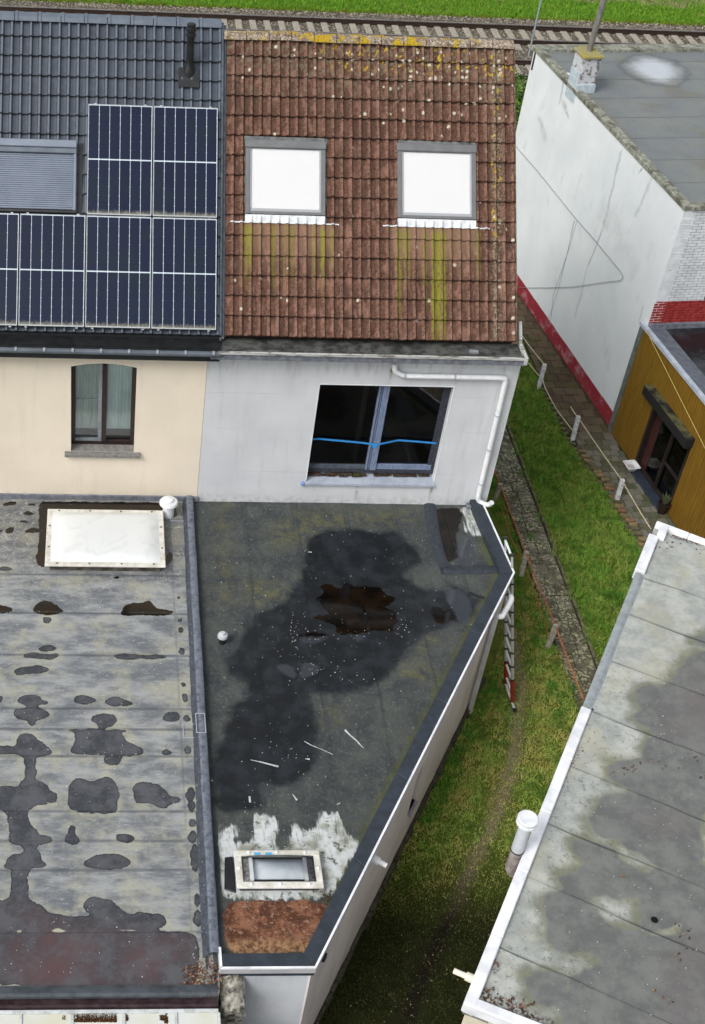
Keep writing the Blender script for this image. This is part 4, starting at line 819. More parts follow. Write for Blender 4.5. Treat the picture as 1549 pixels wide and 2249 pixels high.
def edgef(x, y):
    d = np.full(x.shape, .5)
    for a, b in ((copin[1], copin[2]), (copin[2], copin[3])):
        e = b-a; t = np.clip(((x-a[0])*e[0]+(y-a[1])*e[1])/(e@e), 0, 1); d = np.minimum(d, np.hypot(x-a[0]-t*e[0], y-a[1]-t*e[1]))
    return d
ux_ = [1.56, 2.72, 3.66, 4.60, 5.55, 6.5, 7.5]
fldA = dict(wet=lambda x, y: union(x, y, wetA, RZ), brown=lambda x, y: union(x, y, brnA, RZ), grey=lambda x, y: union(x, y, gryA, RZ), olive=lambda x, y: union(x, y, oliA, RZ, 1), white=lambda x, y: union(x, y, whtA, RZ, 1),
            rust=lambda x, y: union(x, y, rstA, RZ, 1), ring=lambda x, y: union(x, y, ringA, RZ, 0), edge=edgef, seam=lambda x, y: np.minimum.reduce([np.abs(x-s-.02*(y-15)) for s in ux_[1:-1]]))
mb = MB(); mb.prism(ID, [tuple(p) for p in inset(OUT, .12)], RZ-.12, RZ-.03); ra = mb.build('roof', MT['felt_dark'], ax)
for i in range(6): felt_strip('felt_sheet', Frame((0, 0, RZ), (1, .0, 0), (0.0, 1, 0), (0, 0, 1)), ux_[i], ux_[i+1]+.03, 9.75, 19.45, outl, fldA, mat_annex, ra, .033, .001*i, 'u0', .004)
# raised patch in the back corner
mb = MB()
def strip3(mb, P, z, hw, h):
    V = []; P = [np.array(p[:2]) for p in P]
    for i, p in enumerate(P):
        t = unit(P[min(i+1, len(P)-1)]-P[max(i-1, 0)]); nn = V3(-t[1], t[0])
        for o_, hh in ((-hw, 0), (-hw*.5, h), (hw*.5, h), (hw, 0)): q = p+nn*o_; V.append((q[0], q[1], z+hh))
    mb.add(V, [(i*4+k, i*4+k+1, i*4+k+5, i*4+k+4) for i in range(len(P)-1) for k in range(3)])
strip3(mb, [at(*q, RZ) for q in Z5([(1115, 62), (1130, 180), (1160, 300), (1190, 375)])], RZ, .12, .035); strip3(mb, [at(*q, RZ) for q in Z5([(1180, 385), (1300, 385), (1450, 378)])], RZ, .1, .03)
mb.build('felt_ridge', MT['felt_dark'], ax, smooth=True)
# paint dribbles
mb = MB()
def dribble(mb, P, r0, r1, z=RZ+.008):
    P = [at(*p, z) for p in P]; n = len(P); V = []
    for i, p in enumerate(P):
        t = unit((P[min(i+1, n-1)]-P[max(i-1, 0)])); a = V3(-t[1], t[0], 0); r = r0+(r1-r0)*i/(n-1)+random.uniform(-.003, .003); V += [p+a*r, p-a*r]
    mb.add(V, [(2*i, 2*i+1, 2*i+3, 2*i+2) for i in range(n-1)])
wpt = simple('white_paint', '#c6c9ca', '#989b9a', 20, .5)
for P, a, b in ((Z5([(703, 1157), (725, 1180), (760, 1210), (780, 1232), (795, 1248)]), .022, .005), (Z5([(505, 1212), (540, 1232), (590, 1252), (645, 1277)]), .008, .006), (Z5([(380, 1336), (350, 1328), (300, 1315), (245, 1303)]), .025, .008),
                (Z5([(447, 1468), (460, 1485), (470, 1500)]), .005, .02), (Z5([(240, 1480), (242, 1510)]), .015, .02), (Z5([(55, 1400), (62, 1408)]), .02, .008), (Z5([(665, 1520), (680, 1512)]), .012, .008), (Z5([(510, 1298), (532, 1300)]), .012, .02), (Z5([(525, 292), (542, 294)]), .015, .015)):
    mb = MB(); dribble(mb, P, a*.8, b*.8); mb.build('paint_splash', wpt, ax)
mb = MB(); dribble(mb, Z5([(1308, 487), (1330, 500), (1355, 508), (1382, 516)]), .02, .035, RZ+.014); mb.build('loose_felt_strip', MT['black_plastic'], ax)
# coping
cop_o = OUT; ci = inset(OUT, .22)
def coping_seg(a, b, ai, bi, name='coping'):
    mb = MB(); mb.prism(ID, [tuple(a), tuple(b), tuple(bi), tuple(ai)], 2.55, 2.75); return mb.build(name, MT['coping'], ax, bevel=.008)
pts_o = [V3(*cop_o[0]), V3(*cop_o[1])]; L1 = 4
coping_seg(cop_o[0], cop_o[1]-unit(cop_o[1]-cop_o[0])*.0, V3(cop_o[0][0], ci[1][1]), ci[1])
N1 = 5
for k in range(N1):
    t0, t1 = k/N1+.0006*(k > 0), (k+1)/N1-.0006*(k < N1-1)
    coping_seg(cop_o[1]*(1-t0)+cop_o[2]*t0, cop_o[1]*(1-t1)+cop_o[2]*t1, ci[1]*(1-t0)+ci[2]*t0, ci[1]*(1-t1)+ci[2]*t1)
end = V3(7.2, 19.2); ie = V3(6.98, 19.2)
coping_seg(cop_o[2], V3(cop_o[3][0], 19.42), ci[2], V3(ci[3][0], 19.42))
# thin bright edge trim
tro = inset(OUT, -.018); tri = inset(OUT, .012)
tn = 0
def trim(a, b, ai, bi):
    mb = MB(); mb.prism(ID, [tuple(a), tuple(b), tuple(bi), tuple(ai)], 2.742, 2.765); mb.build('edge_trim', MT['white_trim'], ax)
    mb = MB(); mb.prism(ID, [tuple(a), tuple(b), tuple(bi), tuple(ai)], 2.645, 2.740); mb.build('fascia', MT['trim_face'], ax)  # upright face of the trim painted grey as its shaded side
trim(tro[0], tro[1], V3(tri[0][0], tri[1][1]), tri[1]); trim(tro[1], tro[2], tri[1], tri[2]); trim(tro[2], V3(tro[3][0], 19.42), tri[2], V3(tri[3][0], 19.42))
mb = MB(); mb.box(ID, tro[0][0]-.002, tro[0][0]+.028, tro[0][1]+.04, tro[0][1]+.32, 2.6, 2.765); mb.build('edge_trim', MT['white_trim'], ax)
# small skylight
sz = RZ+.13; s0 = at(512, 1868, sz); s1 = at(714, 1950, sz); x0, x1, y0, y1 = s0[0]+.01, s1[0]-.01, s1[1], s0[1]
mb = MB(); mb.box(ID, x0+.05, x1-.05, y0+.05, y0+.09, RZ-.01, sz-.03); mb.box(ID, x0+.05, x1-.05, y1-.09, y1-.05, RZ-.01, sz-.03); mb.box(ID, x0+.05, x0+.09, y0+.09, y1-.09, RZ-.01, sz-.03); mb.box(ID, x1-.09, x1-.05, y0+.09, y1-.09, RZ-.01, sz-.03)
sk = mb.build('skylight', MT['felt_dark'], ax, bevel=.006)
mb = MB(); e = .10
mb.box(ID, x0, x1, y0, y0+e, sz-.03, sz+.015); mb.box(ID, x0, x1, y1-e, y1, sz-.03, sz+.015); mb.box(ID, x0, x0+e, y0+e, y1-e, sz-.03, sz+.015); mb.box(ID, x1-e, x1, y0+e, y1-e, sz-.03, sz+.015); mb.build('frame', frm, sk, bevel=.01)
mb = MB(); mb.box(ID, x0+.09, x0+.24, y0+.09, y1-.09, RZ+.05, RZ+.09); mb.box(ID, x1-.24, x1-.09, y0+.09, y1-.09, RZ+.05, RZ+.09); mb.build('shaft_dust', simple('mottled_dust', '#8b8688', '#565054', 25, .9), sk)
mb = MB(); mb.box(ID, x0+.24, x1-.24, y0+.09, y0+.22, RZ+.0, RZ+.04); mb.build('shaft_floor', MT['black_void'], sk)
mb = MB(); mb.box(ID, x0+.24, x1-.24, y0+.2, y1-.09, RZ+.0, RZ+.05); mb.build('reflection_panel', simple('bluish_panel', '#dde2ea', '#c3cad6', 4, .4), sk)  # pale panel imitates the white reflection in the upper glass
mb = MB(); mb.box(ID, x0+.2, x0+.25, y0+.12, y1-.12, RZ+.09, RZ+.14); mb.box(ID, x1-.25, x1-.2, y0+.12, y1-.12, RZ+.09, RZ+.14); mb.build('liner', MT['white_plastic'], sk)
mb = MB(); dome(mb, x0+.095, x1-.095, y0+.095, y1-.095, sz+.012, .10); mb.build('dome', MT['glass'], sk, smooth=True)
mb = MB()
for fx, fy in ((.14, 0), (.5, 0), (.86, 0), (.14, 1), (.5, 1), (.86, 1), (0, .5), (1, .5)):
    if 'sm2' not in globals(): m_ = MB(); m_.lathe((0, 0, 0), [(.022, 0), (.022, .02), (.01, .03)], 10); sm2 = m_.mesh('screw_cap', MT['white_plastic'], smooth=True)
    link('screw_cap', sm2, sk, Matrix.Translation((x0+.05+(x1-x0-.1)*fx, y0+.05+(y1-y0-.1)*fy, sz+.012)))
mb = MB(); mb.box(ID, x0+.28, x0+.37, y1-.085, y1-.045, sz+.016, sz+.02); mb.box(ID, x0+.44, x0+.53, y1-.085, y1-.045, sz+.016, sz+.02); mb.build('tape_scrap', simple('light_blue_tape', '#5aaadc', rough=.5), sk)
mb = MB(); mb.prism(ID, [(x0-.16, y0+.06), (x0-.005, y0-.0), (x0-.005, y1-.02), (x0-.12, y1-.03)], RZ, RZ+.025); mb.build('dark_wedge', MT['black_plastic'], sk, bevel=.008)  # low black wedge along the left of the small skylight
vt = at(488, 1412, RZ); mushroom(ax, (vt[0], vt[1], RZ), .085, .17, 0, mat=simple('grey_cap', '#b5b9be', rough=.4), stem=MT['black_plastic'])
# hopper, downpipe, spout, overflow
jp = FA(*FA.hit(1095, 1352, .06), .06)
uj = FA.hit(1098, 1352, .07)[0]; mb = MB(); Pp = bend([FA(uj-.1, 2.5, -.03), FA(uj-.1, 2.5, .12), FA(uj+.42, 2.5, .14), FA(uj+.5, 2.5, .1)], .05, 4)
mb.tube([p for p in Pp], .05, 12); hp = mb.build('outlet_pipe', MT['white_plastic'], ax, smooth=True)
ud = FA.hit(1045, 1556, .12)[0]; mb = MB(); mb.box(FAi, ud-.05, ud+.05, .05, 2.55, .03, .11); mb.build('downpipe', simple('pale_grey_pipe', '#bfc0c2', '#aaabae', 3, .4), hp, bevel=.012)
mb = MB(); mb.box(FAi, ud+.12, ud+.135, .05, 2.5, .0, .02); mb.build('pipe_strip', simple('beige_strip', '#c9c0a8', rough=.7), hp)
def spout(parent, F, u, z, w0, L, r, mat, tilt=-.15):
    mb = MB(); p = F(u, z, w0); d = unit(F.z+V3(0, 0, tilt)); mb.tube([p, p+d*L*.5], r*1.25, 14); mb.tube([p+d*L*.5, p+d*L], r*.8, 14); mb.lathe(p+d*.005, [(r*1.9, 0), (r*1.9, .02), (r*1.3, .03)], 16, ax=d)
    return mb.build('overflow_pipe', mat, parent, smooth=True)
us, zs = FA.hit(815, 1912); spout(ax, FAi, us, 2.42, 0, .24, .05, MT['white_plastic'])
us2 = FA.hit(712, 2112)[0]; mb = MB(); mb.box(FAi, us2-.05, us2+.05, 2.3, 2.42, .0, .05); mb.build('wall_light', MT['black_plastic'], ax, bevel=.012)
us3 = FA.hit(905, 1757)[0]
# stained chimney-like pier under the corner
pz = 2.55; p0 = at(487, 2140, pz); p1 = at(535, 2140, pz)
pier = thing('wall_pier', 'stained old concrete pier below the corner of the annex roof', 'pier', (p0[0]+.1, c4[1]-.2, 0))
mb = MB(); cx_ = (p0[0]+p1[0])/2; mb.box(ID, c4[0]+.01, c4[0]+.31, c4[1]-.33, c4[1]+.02, 0, 1.9); mb.build('shaft', MT['old_concrete'], pier, bevel=.02)
mb = MB(); V = []
for y, z in ((c4[1]+.02, 2.55), (c4[1]-.36, 2.30)):
    for k in range(9): t = k/8; V.append((c4[0]+.0+.33*t, y-.02*math.sin(math.pi*t), z-.13*(2*t-1)**2+.05))
mb.add(V, [(k, k+1, k+10, k+9) for k in range(8)]); V2 = [(v[0], v[1], v[2]-.06) for v in V]; mb.add(V2, [(k, k+9, k+10, k+1) for k in range(8)]); mb.add([V[k] for k in range(9, 18)]+[V2[k] for k in range(9, 18)], [(k, k+1, k+10, k+9) for k in range(8)])
mb.box(ID, c4[0]+.01, c4[0]+.31, c4[1]-.3, c4[1]+.02, 1.9, 2.36); mb.build('cap_tile', MT['old_concrete'], pier)

# ------------------------------------------------------------------ ladder
lad = thing('ladder', 'telescopic aluminium ladder with dark red feet leaning against the black coping', 'ladder', tuple(at(1127, 1548, 0)))
B1, B2_ = at(1126, 1550, .02), at(1106, 1492, .02); T1 = at(1125, 1219, 3.0); T2 = at(1110, 1188, 3.0)
# keep the stiles parallel
sep_ = (B2_-B1); sep_ = unit(sep_)*.46; B2_ = B1+sep_; T2 = T1+sep_
dn = unit(T1-B1); LL = np.linalg.norm(T1-B1)
NS = 11
for s_, (b, t) in enumerate(((B1, T1), (B2_, T2))):
    mb = MB(); k0 = 3
    for k in range(k0-1, NS): mb.tube([b+(t-b)*k/NS, b+(t-b)*(k+1)/NS], .034-.0012*k, 12)
    st_ = mb.build('stile', MT['alu'], lad, smooth=True)
    mb = MB(); mb.tube([b+dn*.1, b+(t-b)*2/NS], .042, 12); mb.build('lower_sleeve', MT['red_plastic'], st_, smooth=True)
    for k in range(2, NS+1): mb = MB(); q = b+(t-b)*k/NS; mb.tube([q-dn*.014, q+dn*.014], .043, 12); mb.build('collar', MT['black_plastic'], st_, smooth=True)
for k in range(1, NS+1):
    q = B1+(T1-B1)*(k-.18)/NS; mb = MB(); mb.tube([q+sep_*.06, q+sep_*.94], .021, 10); mb.build('rung', simple('rung_alu', '#eceef0', rough=.35, metal=.2) if k == 1 else bpy.data.materials['rung_alu'], lad, smooth=True)
mb = MB(); q = B1+dn*.12; e_ = unit(np.cross(dn, sep_)); mb.tube([B1-unit(sep_)*.12+V3(0, 0, .03), B2_+unit(sep_)*.12+V3(0, 0, .03)], .022, 10); mb.build('stabiliser_bar', MT['white_plastic'], lad, smooth=True)
for q in (B1-unit(sep_)*.13, B2_+unit(sep_)*.13): mb = MB(); mb.box(Frame(q, unit(sep_), (0, 0, 1), unit(np.cross(sep_, (0, 0, 1)))), -.03, .03, 0, .06, -.035, .035); mb.build('foot', MT['black_plastic'], lad, bevel=.008)

# ------------------------------------------------------------------ big white building
wb_c = V3(12.14, 25.25, 0); wb_d = unit((11.04-12.14, 33.8-25.25, 0)); wb_n = V3(-wb_d[1], wb_d[0], 0)   # left wall: u away from the corner, outward = wb_n
if wb_n[0] > 0: wb_n = -wb_n
FB = Frame(wb_c, wb_d, (0, 0, 1), wb_n)
WBL, WBH = 8.62, 5.86
fb_x = unit((.995, .10, 0)); FB2 = Frame(wb_c, fb_x, (0, 0, 1), unit(V3(fb_x[1], -fb_x[0], 0)))            # front wall
bw = thing('flat_roof_building', 'tall white painted building with grey flat roof and red plinth', 'building', tuple(wb_c))
g = G('white_painted_brick', .8, .25); z_ = g.sep(g.pos(), 2)
c = g.mix(g.step(g.noise(.8, 5, .6), .3, .7), '#e2e6ea', '#d5dbe0'); 
duv = g.node('ShaderNodeVectorMath', operation='DOT_PRODUCT'); g.t.links.new(g.pos(), duv.inputs[0]); duv.inputs[1].default_value = tuple(wb_d); uu = g.math('SUBTRACT', duv.outputs['Value'], float(wb_c@wb_d))
cmb = g.node('ShaderNodeCombineXYZ'); g.put(cmb.inputs[0], uu); g.put(cmb.inputs[1], z_)
br = g.node('ShaderNodeTexBrick'); br.inputs['Scale'].default_value = 1; br.inputs['Brick Width'].default_value = .21; br.inputs['Row Height'].default_value = .065; br.inputs['Mortar Size'].default_value = .006; g.t.links.new(cmb.outputs[0], br.inputs['Vector'])
c = g.mix(g.mul(g.noise(2, 4), .25), c, g.mix(br.outputs['Fac'], '#e6eaee', '#b9bec2'))
c = g.mix(g.mul(g.step(g.noise(2.2, 6, .7, g.pos(1, 1, .5)), .56, .74), .35), c, '#a7b0b0')
def line(g, c, u0, z0, u1, z1, wd, col, st=.8):
    L = math.hypot(u1-u0, z1-z0); nx, nz = -(z1-z0)/L, (u1-u0)/L; tx, tz = (u1-u0)/L, (z1-z0)/L
    du = g.math('SUBTRACT', uu, u0); dz_ = g.math('SUBTRACT', z_, z0)
    d = g.math('ABSOLUTE', g.math('ADD', g.math('ADD', g.mul(du, nx), g.mul(dz_, nz)), g.mul(g.math('SUBTRACT', g.noise(1.5, 3), .5), wd*5)))
    s_ = g.math('ADD', g.mul(du, tx), g.mul(dz_, tz)); m = g.mul(g.step(d, wd*1.6, 0), g.step(s_, -.05, .1), g.step(s_, L+.05, L-.1), g.step(g.noise(5, 4), .3, .55, .4, 1))
    return g.mix(g.mul(m, st), c, col)
for (pa, pb, wd, st) in (((1367, 330), (1325, 500), .05, .4), ((1325, 500), (1290, 590), .035, .5), ((1290, 590), (1262, 700), .05, .25), ((1440, 370), (1395, 480), .06, .3), ((1320, 440), (1400, 600), .25, .13), ((1180, 260), (1200, 310), .1, .3), ((1235, 220), (1250, 260), .09, .55), ((1240, 160), (1228, 230), .05, .5), ((1405, 380), (1413, 368), .03, .9), ((1415, 665), (1402, 710), .02, .5), ((1262, 480), (1252, 520), .015, .5)):
    a, b = FB.hit(*pa), FB.hit(*pb); c = line(g, c, a[0], a[1], b[0], b[1], wd, '#6f7674', st)
rb = g.math('ADD', z_, g.mul(g.math('SUBTRACT', g.noise(1.1, 2), .5), .05)); c = g.mix(g.step(rb, .47, .455), c, g.mix(g.step(g.noise(3, 5, .7), .5, .68), '#93303a', '#b07a80')); c = g.mix(g.mul(g.step(rb, .10, .02), .8), c, '#4a4440')
g.color(c).bump(g.math('ADD', g.mul(br.outputs['Fac'], -.5), g.mul(g.noise(60, 4), .4)), .35, .006); MT['wb_wall'] = g.mat
mb = MB(); mb.box(FB, 0, WBL, 0, WBH, -.3, 0); mb.box(Frame(FB(WBL, 0, 0), fb_x, (0, 0, 1), V3(-fb_x[1], fb_x[0], 0)), 0, 11.6, 0, WBH, -.3, 0); mb.build('wall', MT['wb_wall'], bw)
# front wall brick by brick (each under ten pixels: one part)
gb = G('flaking_white_brick', .8, .25); zz = gb.sep(gb.pos(), 2); cw_ = gb.mix(gb.step(gb.noise(5, 4), .35, .65), '#e0e3e7', '#ccd0d5'); cw_ = gb.mix(gb.step(gb.noise(4.2, 5, .6), .66, .69), cw_, '#7d4240')
cr_ = gb.mix(gb.step(gb.noise(9, 5, .7), .4, .62), '#8a2c2c', '#a8413c'); gb.color(gb.mix(gb.step(zz, 3.62, 3.615), cw_, cr_)).bump(gb.noise(80, 4), .4, .005)
mort = G('painted_mortar', .9); zz = mort.sep(mort.pos(), 2); mort.color(mort.mix(mort.step(zz, 3.62, 3.615), mort.mix(mort.step(mort.noise(6, 4), .4, .6), '#858b93', '#5d636b'), '#6e2022'))
mb = MB(); mb.box(FB2, .0, 1.12, 0, WBH-.001, -.3, -.012); mb.box(FB2, 1.12, 11.5, 0, 3.62, -.3, -.012); mb.box(FB2, 2.2, 11.5, 3.62, WBH-.001, -.3, -.012); mb.build('wall', mort.mat, bw)
mb = MB(); row = 0; z = 3.05
while z < WBH-.02:
    wmax = 2.6 if z < 3.62 else 1.12; u = .002-(.11 if row % 2 else 0)
    while u < wmax:
        a = max(u, .002); b = min(u+.2, wmax)
        if b-a > .03: mb.box(FB2, a, b-.004, z, z+.053, -.01, random.uniform(-.001, .005))
        u += .211
    z += .066; row += 1
mb.build('brickwork', gb.mat, bw, kind='stuff')
mb = MB(); mb.box(FB2, 1.13, 2.2, 3.62, 3.72, -.3, .04); mb.build('sill', simple('maroon_sill', '#5a3a3e', '#77656a', 6, .6), bw, bevel=.01)
mb = MB(); mb.box(FB2, 1.13, 2.2, 3.75, 4.9, -.25, -.2); mb.build('window', simple('grey_green_frame', '#8f948c', '#6f746c', 8, .6), bw)
# roof
wr0 = Frame((wb_c[0], wb_c[1], WBH), fb_x, wb_d, (0, 0, 1))
g = G('grey_green_felt', .6, .35); c = g.mix(g.step(g.noise(1.2, 6, .65), .35, .68), '#70767a', '#7b7f7b'); c = g.mix(g.mul(g.step(g.noise(.9, 4, .6), .5, .68), .6), c, '#6e6b58')
c = g.mix(g.mul(g.step(g.noise(16, 6, .7), .55, .68), .3), c, '#94999c'); c = g.mix(g.step(g.attr('seam'), .03, .008, 0, .35), c, '#4e5356')
mw = g.math('ADD', g.attr('mirror'), g.mul(g.math('SUBTRACT', g.noise(3, 4, .6), .5), .4)); wm = g.step(mw, .12, -.45); c = g.mix(g.mul(wm, .95), c, '#bcc3ca'); c = g.mix(g.mul(g.step(mw, .25, .14), g.step(mw, .02, .14), .4), c, '#4d5256')  # sky reflection on the puddle painted as a pale patch
g.color(c); g.rough(g.step(wm, 0, 1, .6, .35)); g.bump(g.noise(60, 5), .2, .006)
mirw = wpoly([(1372, 150), (1385, 128), (1430, 122), (1475, 136), (1502, 158), (1490, 182), (1450, 186), (1400, 170)], WBH, 2)
swb = [1.1*k for k in range(1, 8)]
fw_ = dict(mirror=lambda x, y: np.clip(sdf(x, y, mirw), -.5, .5), seam=lambda x, y: np.minimum.reduce([np.abs((x-wb_c[0])*wb_d[0]+(y-wb_c[1])*wb_d[1]-s) for s in swb]))
mb = MB(); mb.prism(Frame((0, 0, WBH-.1), (1, 0, 0), (0, 1, 0), (0, 0, 1)), [tuple(FB(.02, 0, -.02)[:2]), tuple(FB(WBL-.02, 0, -.02)[:2]), tuple((FB(WBL-.02, 0, 0)+fb_x*11.3)[:2]), tuple((wb_c+fb_x*11.3)[:2])], 0, .07); wroof = mb.build('roof', MT['felt_dark'], bw)
for k in range(8): felt_strip('felt_sheet', wr0, -1.3, 7.0, 1.1*k, min(WBL, 1.1*k+1.13), np.array([FB(0, 0, -.12)[:2], FB(WBL, 0, -.12)[:2], (FB(WBL, 0, 0)+fb_x*11)[:2], (wb_c+fb_x*11)[:2]]), fw_, g.mat, wroof, .09, .001*(8-k), 'v0', .003)
g = G('lichened_roof_edge', .85, .2); c = g.mix(g.step(g.noise(9, 6, .75), .4, .6), '#6d7068', '#9a9c8e'); g.color(g.mix(g.mul(g.step(g.noise(3, 4), .5, .65), .7), c, '#4e463c')).bump(g.noise(40, 4), .5, .01); edm = g.mat
mb = MB(); mb.box(Frame(FB(0, 0, 0), wb_d, (0, 0, 1), wb_n), -.03, 2.35, WBH-.05, WBH+.07, -.16, .035); mb.box(Frame(FB(0, 0, 0), wb_d, (0, 0, 1), wb_n), 2.35, WBL+.03, WBH-.05, WBH+.07, -.16, .035); mb.build('roof_edge', edm, bw, bevel=.015)
mb = MB(); mb.box(FB2, .15, 11.6, WBH-.05, WBH+.06, -.12, .05); mb.build('roof_edge', edm, bw, bevel=.015)
mb = MB(); mb.box(Frame(FB(WBL, 0, 0), fb_x, (0, 0, 1), V3(-fb_x[1], fb_x[0], 0)), 0, 11.6, WBH-.05, WBH+.09, -.3, .04); mb.build('roof_edge', edm, bw, bevel=.015)
# chimney on the wall edge
qa = FB.hit(1258, 195); ucm = None
Fz = Frame((0, 0, WBH+.07), (1, 0, 0), (0, 1, 0), (0, 0, 1)); pcb = at(1262, 200, WBH+.05); 
uch = float((pcb-wb_c)@wb_d)
chm = G('chimney_paint', .85, .2); cz = chm.sep(chm.pos(), 2); cc_ = chm.mix(chm.step(chm.noise(7, 5, .7), .52, .60), '#c3c6cb', '#77706d'); cc_ = chm.mix(chm.step(cz, WBH+.25, WBH+.2), cc_, '#d0d6dc'); chm.color(cc_).bump(chm.noise(30, 4), .5, .01)
FCH = Frame(FB(uch, WBH, 0), wb_d, V3(*(-wb_n)), (0, 0, 1))
mb = MB(); mb.box(FCH, 0, .55, -.01, .42, -.3, .83); cst = mb.build('chimney', chm.mat, bw, bevel=.012)
mb = MB(); mb.box(FCH, .02, .53, -.03, .0-.012, -.25, .45); mb.box(FCH, -.03, 0-.002, -.02, .43, .0, .2); mb.build('lead_skirt', simple('pale_blue_lead', '#a9bac6', '#c3ccd2', 9, .5, bump=.2), cst)
yc = G('yellow_lichen_slab', .9); yc.color(yc.mix(yc.step(yc.noise(9, 5, .7), .45, .55), '#8f8a74', '#9d9248')).bump(yc.noise(40, 4), .5, .01)
mb = MB(); mb.box(FCH, -.05, .6, -.06, .46, .83, .90); mb.build('chimney_cap', yc.mat, cst, bevel=.012)
cb = FCH(.32, .22, .88); mb = MB(); mb.tube([cb, cb+V3(.06, 0, 1.7)], .07, 14); mb.tube([cb+V3(.06, 0, 1.7), cb+V3(.07, 0, 2.2)], .078, 14); mb.build('chimney_pipe', simple('galvanised_streaked', '#8c8985', '#6b6966', 5, .5, .4, .2, streak=(3, 3, .8)), cst, smooth=True)
mb = MB(); mb.tube([cb+V3(.05, 0, 1.58), cb+V3(.055, 0, 1.62)], .078, 14); mb.build('pipe_band', MT['black_plastic'], cst, smooth=True)
ma = FB(float((at(1166, 100, WBH)-wb_c)@wb_d), WBH-.3, .03); mb = MB(); mb.tube([ma, ma+V3(.02, 0, 3.2)], .022, 8); mb.build('antenna_pole', MT['galvanised'], bw, smooth=True)
mb = MB(); mb.box(FB, float((ma-wb_c)@wb_d)-.35, float((ma-wb_c)@wb_d)-.3, WBH-.5, WBH-.02, .002, .03); mb.build('cable_clip', MT['black_plastic'], bw)
# cable along the white wall
cab = MB(); P = [FB(*FB.hit(*q, .03), .03) for q in ((1130, 318), (1180, 375), (1267, 483), (1300, 520), (1366, 600), (1369, 612), (1362, 616), (1335, 619), (1300, 624), (1262, 630), (1200, 632), (1140, 632))]
cab.tube(bend(P, .08, 3), .0065, 6); cab.tagged('cable', simple('grey_cable', '#83878a', rough=.7), 'thin dark cable clipped across the tall white wall', 'cable', smooth=True)
cab = MB(); 
for P in ([(1262, 485), (1245, 560), (1225, 640), (1206, 700)], [(1268, 483), (1250, 545), (1215, 650), (1210, 705)]): cab.tube([FB(*FB.hit(*q, .02), .02) for q in P], .004, 5)
cab.tagged('cable', simple('pale_cable', '#8d9193', rough=.7), 'pair of very thin wires hanging down the white wall to the red plinth', 'cable')

# ------------------------------------------------------------------ ochre outbuilding
oc0 = V3(12.08, 25.40, 0); oc1 = V3(12.50, 22.5, 0); od = unit(oc1-oc0); on = V3(od[1], -od[0], 0)
if on[0] > 0: on = -on
OH = 2.98; FO = Frame(oc0, od, (0, 0, 1), on); oc = thing('outbuilding', 'low ochre clad outbuilding with flat black roof and dark sliding door', 'outbuilding', tuple(oc0))
o_l, o_r, o_t = 1.36, 3.06, 1.84
lam = G('ochre_cladding', .5, .4); uo = lam.node('ShaderNodeVectorMath', operation='DOT_PRODUCT'); lam.t.links.new(lam.pos(), uo.inputs[0]); uo.inputs[1].default_value = tuple(od)
lam.color(lam.mix(lam.step(lam.noise(3, 5, .65, lam.pos(14, 14, .6)), .35, .68), '#86651f', '#6a4f1a')).bump(lam.noise(40, 3, .6, lam.pos(4, 4, .4)), .2, .005)
mb = MB(); 
def ribs(mb, F, u0, u1, z0, z1, p=.1):
    u = u0
    while u < u1-1e-4:
        b = min(u+p-.012, u1); mb.box(F, u, b, z0, z1, -.02, .0); u += p
mb2 = MB(); mb2.box(FO, 0.02, o_l, 0, OH-.05, -.2, -.012); mb2.box(FO, o_r, 7.2, 0, OH-.05, -.2, -.012); mb2.box(FO, o_l, o_r, o_t, OH-.05, -.2, -.012); mb2.build('wall', simple('dark_gap', '#3a2a0e', rough=.8), oc)
ribs(mb, FO, .12, o_l, 0.02, OH-.06); ribs(mb, FO, o_l, o_r, o_t, OH-.06); ribs(mb, FO, o_r, 7.2, 0.02, OH-.06); mb.build('cladding', lam.mat, oc, kind='stuff')
mb = MB(); mb.box(FO, -.03, .115, 0, OH, -.1, .03); mb.build('corner_post', simple('grey_green_post', '#6d736f', '#565b57', 5, .5), oc, bevel=.01)
mb = MB(); mb.box(FO, -.05, 7.2, OH-.06, OH+.03, -.045, .05); mb.build('roof_trim', simple('pale_blue_trim', '#b4bcc8', '#98a2b0', 4, .45), oc, bevel=.006)
ox = unit(fb_x*.995+V3(0, .0, 0)); FOr = Frame((oc0[0], oc0[1], OH-.03), -on, od, (0, 0, 1))
g = G('wet_black_felt', .5, .4); c = g.mix(g.step(g.noise(1.4, 6, .65), .42, .62), '#1f2124', '#3a3d42'); g.color(g.mix(g.step(g.noise(.9, 3, .5), .55, .7), c, '#4e5258')); g.rough(g.step(g.noise(1.4, 4), .4, .6, .15, .6)); g.bump(g.noise(40, 4), .2, .006)
for k in range(7): mb = MB(); mb.box(FOr, .0, 6, k*1.0-.1, k*1.0+.898, -.05, 0.003*(k % 2)); mb.build('felt_sheet', g.mat, oc)
mb = MB(); mb.prism(Frame(FOr.O, FOr.x, FOr.z, FOr.y), [(.02, 0.004), (.42, 0.004), (.42, .02), (.05, .055), (.02, .055)], -.05, 7); mb.build('roof_kerb', simple('grey_felt_kerb', '#565c66', '#697079', 7, .6), oc)
mb = MB(); mb.box(FB2, .0, 4, OH-.05, OH+.10, .0, .07); mb.build('flashing', MT['lead'], oc, bevel=.01)
